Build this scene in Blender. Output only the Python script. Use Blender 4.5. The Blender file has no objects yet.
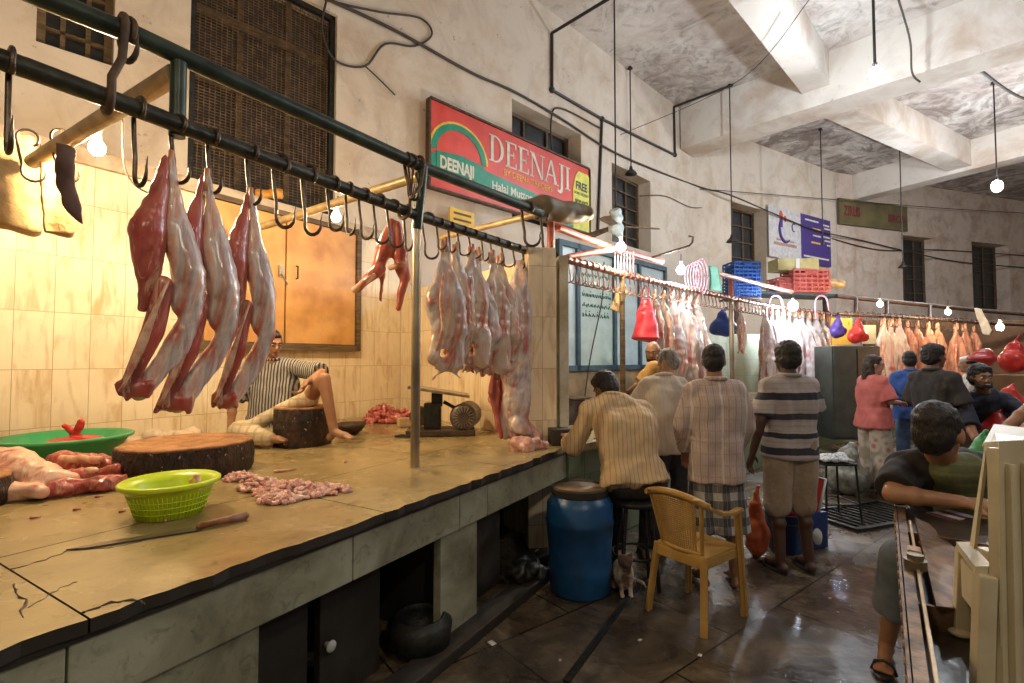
import bpy, bmesh, math, random
from mathutils import Vector, Matrix, Quaternion, noise
V = Vector
random.seed(7)
C = bpy.context.scene.collection
PI = math.pi
rad = math.radians
# ------------------------------------------------------------------ camera numbers
F = 500.0
CH = 1.55
TH = math.atan(18.5 / F)
def ray(px, py):
    zu = (341.5 - py) / F
    return V(((px - 512) / F, math.cos(TH) - zu * math.sin(TH), math.sin(TH) + zu * math.cos(TH)))
def AZ(px, py, z):
    r = ray(px, py); t = (z - CH) / r.z
    return V((0, 0, CH)) + r * t
def AY(px, py, Y):
    r = ray(px, py); t = Y / r.y
    return V((0, 0, CH)) + r * t
def AL(px, py, p, d):
    """hit on the upright plane through plan point p with plan direction d"""
    r = ray(px, py)
    n = V((-d[1], d[0]))
    t = (n.x * p[0] + n.y * p[1]) / (n.x * r.x + n.y * r.y)
    return V((0, 0, CH)) + r * t
# ------------------------------------------------------------------ tagging
def tag(o, label=None, cat=None, group=None, kind=None):
    if label: o['label'] = label
    if cat: o['category'] = cat
    if group: o['group'] = group
    if kind: o['kind'] = kind
    return o
def thing(name, label, cat, loc=(0, 0, 0), rz=0, group=None):
    o = bpy.data.objects.new(name, None); C.objects.link(o)
    o.empty_display_size = .05
    o.location = loc; o.rotation_euler = (0, 0, rz)
    return tag(o, label, cat, group)
def link(name, me, mat=None, parent=None, loc=None):
    o = bpy.data.objects.new(name, me); C.objects.link(o)
    if mat is not None: me.materials.append(mat)
    if parent is not None: o.parent = parent
    if loc is not None: o.location = loc
    return o
def kids(o): return [c for c in bpy.data.objects if c.parent == o]
def dup(root, loc, rz=None, label=None, group=None, scale=None):
    def cp(o, par):
        c = o.copy(); C.objects.link(c)
        if par is not None: c.parent = par
        for k in KID.get(o.name, []): 
            n = cp(k, c)
        return c
    r = cp(root, None); r.location = loc
    if rz is not None: r.rotation_euler = (0, 0, rz)
    if scale is not None: r.scale = scale
    if label: r['label'] = label
    if group: r['group'] = group
    return r
KID = {}
def regkids(root):
    def rec(o):
        KID[o.name] = [c for c in bpy.data.objects if c.parent == o]
        for c in KID[o.name]: rec(c)
    rec(root)
# ------------------------------------------------------------------ mesh builder
class MB:
    def __init__(s): s.bm = bmesh.new()
    def quad(s, pts):
        s.bm.faces.new([s.bm.verts.new(p) for p in pts]); return s
    def box(s, c, d, rz=0, rot=None, bevel=0):
        m = Matrix.Translation(V(c)) @ (rot.to_4x4() if rot is not None else Matrix.Rotation(rz, 4, 'Z')) @ Matrix.Diagonal((d[0], d[1], d[2], 1))
        r = bmesh.ops.create_cube(s.bm, size=1, matrix=m)
        if bevel:
            es = list({e for v in r['verts'] for e in v.link_edges})
            bmesh.ops.bevel(s.bm, geom=es, offset=bevel, segments=2, affect='EDGES', profile=.7)
        return s
    def bar(s, p0, p1, w, h, bevel=0):
        p0, p1 = V(p0), V(p1); d = p1 - p0
        q = d.to_track_quat('X', 'Z').to_matrix()
        return s.box((p0 + p1) / 2, (d.length, w, h), rot=q, bevel=bevel)
    def cyl(s, p0, p1, r0, r1=None, seg=12, caps=True):
        p0, p1 = V(p0), V(p1)
        if r1 is None: r1 = r0
        d = p1 - p0
        q = d.to_track_quat('Z', 'Y').to_matrix().to_4x4()
        bmesh.ops.create_cone(s.bm, cap_ends=caps, segments=seg, radius1=r0, radius2=r1, depth=max(d.length, 1e-4), matrix=Matrix.Translation((p0 + p1) / 2) @ q)
        return s
    def sph(s, c, r, rot=None, u=16, v=10):
        if not hasattr(r, '__len__'): r = (r, r, r)
        m = Matrix.Translation(V(c)) @ (rot.to_4x4() if rot is not None else Matrix.Identity(4)) @ Matrix.Diagonal((r[0], r[1], r[2], 1))
        nv = s.bm.verts.new; nf = s.bm.faces.new
        t = nv(m @ V((0, 0, 1))); b = nv(m @ V((0, 0, -1))); R_ = []
        for i in range(1, v):
            z = math.cos(PI * i / v); q = math.sin(PI * i / v)
            R_.append([nv(m @ V((q * math.cos(2 * PI * k / u), q * math.sin(2 * PI * k / u), z))) for k in range(u)])
        for k in range(u):
            n = (k + 1) % u
            nf((t, R_[0][k], R_[0][n])); nf((b, R_[-1][n], R_[-1][k]))
            for i in range(len(R_) - 1): nf((R_[i][k], R_[i + 1][k], R_[i + 1][n], R_[i][n]))
        return s
    def cap(s, p0, p1, r0, r1=None, seg=12):
        if r1 is None: r1 = r0
        s.cyl(p0, p1, r0, r1, seg); s.sph(p0, r0, u=seg, v=8); s.sph(p1, r1, u=seg, v=8)
        return s
    def tube(s, pts, r, seg=8, caps=True):
        pts = [V(p) for p in pts]; n = len(pts); rings = []
        up = None
        for i, p in enumerate(pts):
            t = (pts[min(i + 1, n - 1)] - pts[max(i - 1, 0)])
            if t.length < 1e-9: t = V((0, 0, 1))
            t.normalize()
            if up is None:
                a = V((0, 0, 1)) if abs(t.z) < .9 else V((1, 0, 0))
                up = (a - t * a.dot(t)).normalized()
            else:
                up = up - t * up.dot(t)
                if up.length < 1e-6: up = t.orthogonal()
                up.normalize()
            b = t.cross(up)
            rr = r[i] if hasattr(r, '__len__') else r
            rings.append([s.bm.verts.new(p + (up * math.cos(2 * PI * k / seg) + b * math.sin(2 * PI * k / seg)) * rr) for k in range(seg)])
        for i in range(n - 1):
            for k in range(seg):
                s.bm.faces.new((rings[i][k], rings[i][(k + 1) % seg], rings[i + 1][(k + 1) % seg], rings[i + 1][k]))
        if caps:
            s.bm.faces.new(rings[0][::-1]); s.bm.faces.new(rings[-1])
        return s
    def lathe(s, prof, c=(0, 0, 0), seg=32, wob=None):
        c = V(c); rings = []
        for r, z in prof:
            ring = []
            for k in range(seg):
                a = 2 * PI * k / seg
                rr = r * (1 + (wob(a, z) if wob else 0))
                ring.append(s.bm.verts.new(c + V((rr * math.cos(a), rr * math.sin(a), z))))
            rings.append(ring)
        for i in range(len(rings) - 1):
            for k in range(seg):
                s.bm.faces.new((rings[i][k], rings[i][(k + 1) % seg], rings[i + 1][(k + 1) % seg], rings[i + 1][k]))
        s.bm.faces.new(rings[0][::-1]); s.bm.faces.new(rings[-1])
        return s
    def prism(s, poly, z0, z1):
        a = [s.bm.verts.new((p[0], p[1], z0)) for p in poly]
        b = [s.bm.verts.new((p[0], p[1], z1)) for p in poly]
        n = len(poly)
        s.bm.faces.new(a[::-1]); s.bm.faces.new(b)
        for i in range(n): s.bm.faces.new((a[i], a[(i + 1) % n], b[(i + 1) % n], b[i]))
        return s
    def plate(s, poly, y0, y1):
        """poly in x,z ; thickness along y"""
        a = [s.bm.verts.new((p[0], y0, p[1])) for p in poly]
        b = [s.bm.verts.new((p[0], y1, p[1])) for p in poly]
        n = len(poly)
        s.bm.faces.new(a); s.bm.faces.new(b[::-1])
        for i in range(n): s.bm.faces.new((a[(i + 1) % n], a[i], b[i], b[(i + 1) % n]))
        return s
    def build(s, name, mat=None, parent=None, smooth=False, loc=None):
        bmesh.ops.recalc_face_normals(s.bm, faces=s.bm.faces)
        me = bpy.data.meshes.new(name); s.bm.to_mesh(me); s.bm.free()
        if smooth:
            if smooth is True or True:
                me.polygons.foreach_set('use_smooth', [True] * len(me.polygons))
                if smooth == 'a':
                    try: me.set_sharp_from_angle(angle=rad(38))
                    except Exception: pass
        return link(name, me, mat, parent, loc)
def remesh(mb, vox, smooth=2, disp=None):
    """one continuous surface from overlapping shapes; returns a mesh"""
    bmesh.ops.recalc_face_normals(mb.bm, faces=mb.bm.faces)
    me = bpy.data.meshes.new('t'); mb.bm.to_mesh(me); mb.bm.free()
    o = bpy.data.objects.new('t', me); C.objects.link(o)
    m = o.modifiers.new('r', 'REMESH'); m.mode = 'VOXEL'; m.voxel_size = vox; m.use_smooth_shade = True
    if smooth:
        k = o.modifiers.new('s', 'SMOOTH'); k.factor = .5; k.iterations = smooth
    dg = bpy.context.evaluated_depsgraph_get()
    nm = bpy.data.meshes.new_from_object(o.evaluated_get(dg))
    bpy.data.objects.remove(o); bpy.data.meshes.remove(me)
    nm.materials.clear()
    if disp:
        ns = [v.normal.copy() for v in nm.vertices]
        for v, n in zip(nm.vertices, ns): v.co += n * disp(v.co)
        nm.update()
    nm.polygons.foreach_set('use_smooth', [True] * len(nm.polygons))
    return nm
def blob(name, mb, vox, mat, parent=None, smooth=2, disp=None):
    me = remesh(mb, vox, smooth, disp); me.name = name
    return link(name, me, mat, parent)
def nz(f, a, sx=1, sy=1, sz=1, off=0):
    return lambda co: a * noise.noise(V((co.x * sx * f + off, co.y * sy * f + off, co.z * sz * f)))
# ------------------------------------------------------------------ materials
def newmat(name):
    m = bpy.data.materials.new(name); m.use_nodes = True
    nt = m.node_tree; b = nt.nodes['Principled BSDF']
    return m, nt, b
def N(nt, t, **kw):
    n = nt.nodes.new(t)
    for k, v in kw.items():
        if k == 'inp':
            for a, b in v.items(): n.inputs[a].default_value = b
        else: setattr(n, k, v)
    return n
def L(nt, a, b): nt.links.new(a, b)
def c4(c): return (c[0], c[1], c[2], 1)
def coordnode(nt, scale=(1, 1, 1), rot=(0, 0, 0), world=False):
    if world:
        g = N(nt, 'ShaderNodeNewGeometry'); src = g.outputs['Position']
    else:
        t = N(nt, 'ShaderNodeTexCoord'); src = t.outputs['Object']
    mp = N(nt, 'ShaderNodeMapping'); mp.inputs['Scale'].default_value = scale; mp.inputs['Rotation'].default_value = rot
    L(nt, src, mp.inputs['Vector']); return mp.outputs['Vector']
def ramp(nt, fac, stops, interp='LINEAR'):
    r = N(nt, 'ShaderNodeValToRGB'); r.color_ramp.interpolation = interp
    while len(r.color_ramp.elements) < len(stops): r.color_ramp.elements.new(.5)
    for e, (p, c) in zip(r.color_ramp.elements, stops): e.position = p; e.color = c4(c)
    L(nt, fac, r.inputs['Fac']); return r.outputs['Color']
def noi(nt, vec, sc, det=4, rough=.55, dist=0):
    n = N(nt, 'ShaderNodeTexNoise'); n.inputs['Scale'].default_value = sc; n.inputs['Detail'].default_value = det
    n.inputs['Roughness'].default_value = rough; n.inputs['Distortion'].default_value = dist
    L(nt, vec, n.inputs['Vector']); return n.outputs['Fac']
def mixc(nt, fac, a, b, blend='MIX'):
    m = N(nt, 'ShaderNodeMix', data_type='RGBA', blend_type=blend)
    for k, v in ((0, fac), (6, a), (7, b)):
        if hasattr(v, 'links') or hasattr(v, 'is_linked'): L(nt, v, m.inputs[k])
        elif k == 0: m.inputs[0].default_value = v
        else: m.inputs[k].default_value = c4(v)
    return m.outputs[2]
def mth(nt, op, a, b=0, c=0):
    m = N(nt, 'ShaderNodeMath', operation=op)
    for i, v in enumerate((a, b, c)):
        if hasattr(v, 'is_linked'): L(nt, v, m.inputs[i])
        else: m.inputs[i].default_value = v
    return m.outputs[0]
def bump(nt, b, h, st=.3, d=.01):
    n = N(nt, 'ShaderNodeBump'); n.inputs['Strength'].default_value = st; n.inputs['Distance'].default_value = d
    L(nt, h, n.inputs['Height']); L(nt, n.outputs['Normal'], b.inputs['Normal'])
def mat(name, col, rough=.6, col2=None, sc=8, metal=0, bmp=.2, stretch=(1, 1, 1), lo=.35, hi=.65, world=False, sub=0, coat=0, alpha=1, bd=.01, det=4):
    m, nt, b = newmat(name)
    v = coordnode(nt, stretch, world=world)
    f = noi(nt, v, sc, det)
    if col2 is None: col2 = tuple(x * .75 for x in col)
    L(nt, ramp(nt, f, [(lo, col2), (hi, col)]), b.inputs['Base Color'])
    b.inputs['Roughness'].default_value = rough; b.inputs['Metallic'].default_value = metal
    if bmp: bump(nt, b, noi(nt, v, sc * 3, 3), bmp, bd)
    if coat: b.inputs['Coat Weight'].default_value = coat; b.inputs['Coat Roughness'].default_value = .15
    if sub: b.inputs['Subsurface Weight'].default_value = sub; b.inputs['Subsurface Radius'].default_value = (.02, .008, .005)
    if alpha < 1: b.inputs['Alpha'].default_value = alpha
    return m
def meatmat(name, stops, sc=9, stretch=(1, 1, .35), rough=.30, coat=.4, vein=None):
    m, nt, b = newmat(name)
    v = coordnode(nt, stretch)
    f = noi(nt, v, sc, 6, .6, 1.2)
    col = ramp(nt, f, stops)
    f2 = noi(nt, coordnode(nt, (1, 1, .12)), sc * 5, 3, .5, .4)
    col = mixc(nt, mth(nt, 'MULTIPLY', f2, .25), col, stops[-1][1])
    f4 = noi(nt, coordnode(nt, (1, 1, .16)), sc * 2.6, 5, .65, 1.6)
    col = mixc(nt, ramp(nt, f4, [(.56, (0, 0, 0)), (.64, (.85, .85, .85))]), col, vein or stops[-1][1])
    f5 = noi(nt, coordnode(nt, (1, 1, .3)), sc * 1.7, 4, .6, 1.0)
    col = mixc(nt, ramp(nt, f5, [(.60, (0, 0, 0)), (.70, (.8, .8, .8))]), col, stops[0][1])
    L(nt, col, b.inputs['Base Color'])
    b.inputs['Roughness'].default_value = rough; b.inputs['Coat Weight'].default_value = coat; b.inputs['Coat Roughness'].default_value = .2
    bump(nt, b, f2, .5, .008)
    return m
def stripemat(name, base, layers, rough=.85, base2=None):
    """layers: (axis, freq, width, colour) repeating lines or ('zb', z0, z1, colour) single bands"""
    m, nt, b = newmat(name)
    t = N(nt, 'ShaderNodeTexCoord'); s = N(nt, 'ShaderNodeSeparateXYZ'); L(nt, t.outputs['Object'], s.inputs[0])
    wv = noi(nt, t.outputs['Object'], 7, 2)
    v = t.outputs['Object']
    col = ramp(nt, noi(nt, v, 6, 4), [(.35, base2 or tuple(x * .82 for x in base)), (.65, base)])
    for l in layers:
        if l[0] == 'zb':
            z = mth(nt, 'ADD', s.outputs[2], mth(nt, 'MULTIPLY', wv, .025))
            f = mth(nt, 'MULTIPLY', mth(nt, 'GREATER_THAN', z, l[1] + .012), mth(nt, 'LESS_THAN', z, l[2] + .012))
        else:
            ax = {'x': 0, 'y': 1, 'z': 2}[l[0]]
            q = mth(nt, 'ADD', s.outputs[ax], mth(nt, 'MULTIPLY', wv, .02))
            f = mth(nt, 'LESS_THAN', mth(nt, 'FRACT', mth(nt, 'MULTIPLY', q, l[1])), l[2])
            if len(l) > 4: f = mth(nt, 'MULTIPLY', f, l[4])
        col = mixc(nt, f, col, l[3])
    L(nt, col, b.inputs['Base Color']); b.inputs['Roughness'].default_value = rough
    bump(nt, b, noi(nt, coordnode(nt, (1, 1, .6)), 14, 3), .5, .02)
    return m
def emit(name, col, st):
    m, nt, b = newmat(name)
    b.inputs['Base Color'].default_value = c4(col)
    b.inputs['Emission Color'].default_value = c4(col); b.inputs['Emission Strength'].default_value = st
    return m
# ================================================================== THE SETTING
def plaster(name, base, stain, dark, sc=.55):
    m, nt, b = newmat(name)
    v = coordnode(nt, (1, 1, 1), world=True)
    f = noi(nt, v, sc * 2, 7, .62, .4)
    col = ramp(nt, f, [(.36, stain), (.52, base)])
    f2 = noi(nt, coordnode(nt, (1, 1, .8), world=True), sc * 3.2, 9, .68, 1.0)
    k = ramp(nt, f2, [(.50, (0, 0, 0)), (.70, (1, 1, 1))])
    col = mixc(nt, mth(nt, 'MULTIPLY', k, .28), col, dark)
    f3 = noi(nt, coordnode(nt, (1, 1, 1), world=True), 11, 5, .6)
    col = mixc(nt, ramp(nt, f3, [(.66, (0, 0, 0)), (.74, (.8, .8, .8))]), col, dark)
    L(nt, col, b.inputs['Base Color']); b.inputs['Roughness'].default_value = .85
    bump(nt, b, f2, .35, .03)
    return m
M = {}
M['plaster'] = plaster('wall_plaster', (.63, .55, .46), (.53, .42, .31), (.16, .11, .08), .5)
M['plaster_far'] = plaster('far_plaster', (.60, .50, .42), (.46, .34, .26), (.17, .12, .10), .7)
def ceilmat():
    m, nt, b = newmat('ceiling_plaster')
    v = coordnode(nt, world=True)
    col = ramp(nt, noi(nt, v, .8, 8, .65, .6), [(.38, (.46, .39, .35)), (.58, (.64, .60, .56))])
    k = ramp(nt, noi(nt, v, .55, 10, .72, 1.6), [(.46, (0, 0, 0)), (.56, (1, 1, 1))])
    k2 = ramp(nt, noi(nt, v, 1.9, 5, .62, 3.0), [(.46, (0, 0, 0)), (.64, (1, 1, 1))])
    col = mixc(nt, mth(nt, 'MULTIPLY', mth(nt, 'MULTIPLY', k, k2), .45), col, (.10, .075, .065))
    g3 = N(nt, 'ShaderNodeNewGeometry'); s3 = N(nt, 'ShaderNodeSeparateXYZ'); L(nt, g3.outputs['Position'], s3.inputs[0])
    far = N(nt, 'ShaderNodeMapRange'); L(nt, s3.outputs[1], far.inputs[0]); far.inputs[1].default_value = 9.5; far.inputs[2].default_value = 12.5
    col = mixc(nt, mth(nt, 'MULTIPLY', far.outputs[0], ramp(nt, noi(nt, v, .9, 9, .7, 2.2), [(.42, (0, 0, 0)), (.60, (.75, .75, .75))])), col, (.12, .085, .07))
    L(nt, col, b.inputs['Base Color']); b.inputs['Roughness'].default_value = .9
    bump(nt, b, k2, .3, .03)
    return m
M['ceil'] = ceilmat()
M['beam'] = plaster('beam_plaster', (.66, .61, .55), (.52, .42, .34), (.28, .2, .15), .4)
def tilemat(name, base, vein, mortar, w=.22, h=.43, off=0.19, dirt=(.35, .24, .1)):
    m, nt, b = newmat(name)
    t = N(nt, 'ShaderNodeTexCoord'); s = N(nt, 'ShaderNodeSeparateXYZ'); L(nt, t.outputs['Object'], s.inputs[0])
    cx = N(nt, 'ShaderNodeCombineXYZ'); L(nt, s.outputs[0], cx.inputs[0])
    z = mth(nt, 'SUBTRACT', s.outputs[2], off); L(nt, z, cx.inputs[1])
    br = N(nt, 'ShaderNodeTexBrick'); br.offset = 0; br.inputs['Scale'].default_value = 1
    br.inputs['Brick Width'].default_value = w; br.inputs['Row Height'].default_value = h
    br.inputs['Mortar Size'].default_value = .0022; br.inputs['Mortar Smooth'].default_value = .3; br.inputs['Bias'].default_value = 0
    br.inputs['Color1'].default_value = (0, 0, 0, 1); br.inputs['Color2'].default_value = (1, 1, 1, 1); br.inputs['Mortar'].default_value = (.5, .5, .5, 1)
    L(nt, cx.outputs[0], br.inputs['Vector'])
    shift = N(nt, 'ShaderNodeVectorMath', operation='MULTIPLY_ADD')
    L(nt, br.outputs['Color'], shift.inputs[0]); shift.inputs[1].default_value = (7, 7, 7); 
    mp = coordnode(nt, (5, 5, 1.1)); L(nt, mp, shift.inputs[2])
    vn = noi(nt, shift.outputs[0], 2.2, 6, .6, .9)
    col = ramp(nt, vn, [(.30, vein), (.5, base), (.8, tuple(min(1, x * 1.08) for x in base))])
    d2 = noi(nt, coordnode(nt), 1.6, 5, .6)
    col = mixc(nt, ramp(nt, d2, [(.45, (0, 0, 0)), (.75, (.5, .5, .5))]), col, vein)
    col = mixc(nt, br.outputs['Fac'], col, mortar)
    L(nt, col, b.inputs['Base Color']); b.inputs['Roughness'].default_value = .38
    bump(nt, b, mth(nt, 'SUBTRACT', 1, br.outputs['Fac']), .4, .004)
    return m
M['tile'] = tilemat('marble_tile', (.80, .68, .47), (.60, .42, .22), (.40, .26, .12))
M['tile_far'] = tilemat('green_white_tile', (.52, .56, .44), (.38, .40, .30), (.25, .24, .2), .3, .3, 0)

def floormat():
    m, nt, b = newmat('wet_stone_floor')
    v = coordnode(nt, world=True)
    rt = coordnode(nt, (1, 1, 1), (0, 0, rad(-38)), world=True)
    br = N(nt, 'ShaderNodeTexBrick'); br.offset = .5; br.inputs['Scale'].default_value = 1
    br.inputs['Brick Width'].default_value = 1.1; br.inputs['Row Height'].default_value = .75; br.inputs['Mortar Size'].default_value = .006
    br.inputs['Color1'].default_value = (0, 0, 0, 1); br.inputs['Color2'].default_value = (1, 1, 1, 1); br.inputs['Mortar'].default_value = (0, 0, 0, 1)
    L(nt, rt, br.inputs['Vector'])
    a = ramp(nt, noi(nt, v, 2.2, 9, .68, .6), [(.34, (.020, .015, .010)), (.5, (.075, .055, .035)), (.64, (.20, .155, .10))])
    a = mixc(nt, mth(nt, 'MULTIPLY', mth(nt, 'MULTIPLY', br.outputs['Color'], 1.0), .25), a, (.11, .10, .085))
    a = mixc(nt, br.outputs['Fac'], a, (.015, .012, .01))
    f3 = noi(nt, v, 34, 3, .6)
    a = mixc(nt, ramp(nt, f3, [(.70, (0, 0, 0)), (.74, (.6, .6, .6))]), a, (.30, .26, .2))
    L(nt, a, b.inputs['Base Color'])
    w = noi(nt, v, 1.1, 5, .6, .5)
    r = ramp(nt, w, [(.40, (.06, .06, .06)), (.62, (.42, .42, .42))])
    L(nt, r, b.inputs['Roughness'])
    b.inputs['Specular IOR Level'].default_value = .6
    bump(nt, b, mth(nt, 'ADD', noi(nt, v, 9, 6, .62), mth(nt, 'MULTIPLY', br.outputs['Fac'], -.6)), .34, .025)
    return m
M['floor'] = floormat()
MB().box((6, 8, -.1), (34, 30, .2)).build('floor', M['floor'])
tag(bpy.data.objects['floor'], kind='structure')

ZC = 7.9
def wall(name, p0, ang, length, z0, z1, holes, th, m):
    bm = bmesh.new()
    xs = sorted({0, length, *[h[0] for h in holes], *[h[1] for h in holes]})
    zs = sorted({z0, z1, *[h[2] for h in holes], *[h[3] for h in holes]})
    def solid(x, z): return not any(h[0] < x < h[1] and h[2] < z < h[3] for h in holes)
    q = lambda pts: bm.faces.new([bm.verts.new(p) for p in pts])
    for i in range(len(xs) - 1):
        for j in range(len(zs) - 1):
            if solid((xs[i] + xs[i + 1]) / 2, (zs[j] + zs[j + 1]) / 2):
                a, b, c, d = xs[i], xs[i + 1], zs[j], zs[j + 1]
                q([(a, 0, c), (b, 0, c), (b, 0, d), (a, 0, d)]); q([(b, th, c), (a, th, c), (a, th, d), (b, th, d)])
    for a, b, c, d in [(0, length, z0, z1)]:
        q([(a, 0, c), (a, 0, d), (a, th, d), (a, th, c)]); q([(b, 0, c), (b, th, c), (b, th, d), (b, 0, d)])
        q([(a, 0, c), (a, th, c), (b, th, c), (b, 0, c)]); q([(a, 0, d), (b, 0, d), (b, th, d), (a, th, d)])
    for a, b, c, d in holes:
        q([(a, 0, c), (a, th, c), (a, th, d), (a, 0, d)]); q([(b, 0, c), (b, 0, d), (b, th, d), (b, th, c)])
        q([(a, 0, c), (b, 0, c), (b, th, c), (a, th, c)]); q([(a, 0, d), (a, th, d), (b, th, d), (b, 0, d)])
    me = bpy.data.meshes.new(name); bmesh.ops.remove_doubles(bm, verts=bm.verts, dist=1e-4)
    bm.to_mesh(me); bm.free()
    o = link(name, me, m); o.location = (p0[0], p0[1], 0); o.rotation_euler = (0, 0, ang)
    return tag(o, kind='structure')
PB = (-6.0, 2.17); AB = rad(45)
def sB(px):   # distance along the left wall where the picture column px meets it
    r = ray(px, 341); k = r.x / r.y; Y = 8.17 / (1 - k); return (Y - 2.17) * math.sqrt(2)
HB = [(sB(25), sB(105), 4.25, 5.3), (sB(183), sB(333), 3.3, 5.8), (sB(512), sB(582), 3.9, 5.9), (sB(613), sB(652), 4.0, 5.65)]
wall('wall_left', PB, AB, 15.47, 0, ZC, HB, .5, M['plaster'])
PM = (4.93, 13.1); AM = rad(31)
HM = [(1.37, 3.0, 3.6, 5.97)]
wall('wall_middle', PM, AM, 7.0, 0, ZC, HM, .6, M['plaster'])
PF = (10.93, 16.7); AF = rad(18)
HF = [(3.1, 4.75, 3.5, 6.0), (6.83, 9.0, 3.5, 6.05)]
wall('wall_far', PF, AF, 14, 0, ZC, HF, .6, M['plaster_far'])
# ceiling slab and beams
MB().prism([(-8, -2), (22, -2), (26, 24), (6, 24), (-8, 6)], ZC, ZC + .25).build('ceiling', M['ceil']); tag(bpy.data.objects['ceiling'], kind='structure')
def beam(name, p0, p1, w, z0, z1):
    o = MB().bar((p0[0], p0[1], (z0 + z1) / 2), (p1[0], p1[1], (z0 + z1) / 2), w, z1 - z0).build(name, M['beam']); return tag(o, kind='structure')
u1 = V((.7071, -.7071)); 
b0 = V((4.5, 12.62)); beam('trim_1', b0, b0 + u1 * 16, .75, 6.85, ZC)           # big cross beam
l0 = V((7.05, 10.95)); beam('trim_2', l0 - V((.7071, .7071)) * 14, l0, .50, 7.2, ZC)   # long beam towards the camera
d2 = V((math.cos(rad(30)), math.sin(rad(30))))
beam('trim_3', l0 + d2 * .2, l0 + d2 * 7.2, .55, 7.15, ZC)
b2 = AZ(868, 198, 7.05); b2e = AZ(1050, 152, 7.05)
bd = (b2e - b2); bd.z = 0; bd.normalize()
beam('trim_4', V((b2.x, b2.y)) - V((bd.x, bd.y)) * 3, V((b2.x, b2.y)) + V((bd.x, bd.y)) * 14, .55, 7.05, ZC)

# tiled stall wall with thick top ledge
PA = (-3.6 - .555 * 5, 3.52 - .832 * 5); AA = math.atan2(.832, .555)
LA = 5 + 3.81
TOPA = 3.08
dA = V((.555, .832)); nA = V((-.832, .555))
o = MB().box((LA / 2, .06, TOPA / 2), (LA, .12, TOPA)).build('wall_near', M['tile']); o.location = (PA[0], PA[1], 0); o.rotation_euler = (0, 0, AA); tag(o, kind='structure')
# tile pattern starts at the platform: shift the texture by moving geometry origin
M['ledge'] = plaster('ledge_plaster', (.50, .40, .30), (.30, .20, .12), (.10, .07, .05), 1.2)
cA = V((-1.485, 6.69)); sA = V((-3.6, 3.52)) - dA * 3
wb = lambda x: V((x, x + 8.17))
o = MB().prism([sA - nA * .05, cA - nA * .05, V((-1.49, 6.68)), V((-6.0, 2.17))], TOPA, TOPA + .12).build('trim_5', M['ledge']); tag(o, kind='structure')
# tiled partition between the two stalls with its end pillar
pe = V((.34, 4.18)); pd = (pe - cA); pl = pd.length; pa = math.atan2(pd.y, pd.x)
o = MB().box((pl / 2 - .14, .05, 1.225), (pl - .28, .10, 2.45)).build('wall_partition', M['tile']); o.location = (cA.x, cA.y, 0); o.rotation_euler = (0, 0, pa); tag(o, kind='structure')
M['pillar'] = plaster('pillar_plaster', (.55, .52, .42), (.42, .36, .24), (.15, .12, .08), 1.5)
o = MB().box((0, 0, 1.25), (.24, .2, 2.5), bevel=.008).build('trim_6', M['tile']); o.location = (pe.x - .1, pe.y + .1, 0); o.rotation_euler = (0, 0, rad(8)); tag(o, kind='structure')
o = MB().box((0, 0, 1.22), (.08, .16, 2.44), bevel=.006).build('trim_7', M['pillar']); o.location = (pe.x + .09, pe.y + .12, 0); o.rotation_euler = (0, 0, rad(8)); tag(o, kind='structure')

# windows: frames, mesh and dark panes inside the reveals
M['dark_metal'] = mat('dark_metal', (.045, .045, .042), .5, (.02, .02, .018), 20, .6, .3)
M['mesh_wire'] = mat('rusty_mesh', (.20, .13, .07), .7, (.08, .05, .03), 12, .3, .2)
M['dark_pane'] = mat('dirty_dark_pane', (.03, .032, .035), .35, (.012, .012, .014), 5, 0, .1)
M['old_wood'] = mat('old_wood', (.16, .10, .045), .65, (.06, .04, .02), 6, 0, .3, (1, 1, 6))
def wloc(p0, ang, s, y, z): return V((p0[0] + math.cos(ang) * s - math.sin(ang) * y, p0[1] + math.sin(ang) * s + math.cos(ang) * y, z))
wn = [0]
def window(p0, ang, h, y, style):
    wn[0] += 1
    w = h[1] - h[0]; hh = h[3] - h[2]
    r = thing('window_%d' % wn[0], None, None, wloc(p0, ang, h[0], y, h[2]), ang); tag(r, kind='structure')
    f = MB(); t = .06
    f.box((w / 2, 0, t / 2), (w, .06, t)).box((w / 2, 0, hh - t / 2), (w, .06, t)).box((t / 2, 0, hh / 2), (t, .06, hh)).box((w - t / 2, 0, hh / 2), (t, .06, hh))
    fm = M['old_wood'] if style in ('wood', 'dark') else M['dark_metal']
    f.build('window_frame', fm, r)
    if style == 'mesh':
        g = MB(); n = 30
        for i in range(1, n): 
            x = w * i / n; g.box((x, .02, hh / 2), (.007, .007, hh - .05))
        k = int(hh / .032)
        for i in range(1, k):
            z = hh * i / k; g.box((w / 2, .024, z), (w - .05, .006, .008))
        g.build('wire_mesh', M['mesh_wire'], r)
        b = MB()
        for i in range(3): b.box((w / 2, .12, hh * (.22 + .28 * i)), (w - .02, .05, .10))
        for i in range(2): b.box((w * (.33 + .34 * i), .14, hh / 2), (.05, .04, hh))
        b.build('shutter_rail', M['old_wood'], r)
        MB().box((w / 2, .2, hh / 2), (w - .01, .02, hh - .01)).build('window_pane', M['dark_pane'], r)
    else:
        b = MB()
        for i in range(1, 3): b.box((w * i / 3, 0, hh / 2), (.035, .04, hh))
        for i in range(1, 5): b.box((w / 2, 0, hh * i / 5), (w, .04, .03))
        b.build('window_bar', fm, r)
        MB().box((w / 2, .04, hh / 2), (w - .02, .02, hh - .02)).build('window_pane', M['dark_pane'], r)
    return r
window(PB, AB, HB[0], .15, 'wood'); window(PB, AB, HB[1], .08, 'mesh'); window(PB, AB, HB[2], .34, 'dark'); window(PB, AB, HB[3], .34, 'dark')
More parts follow.
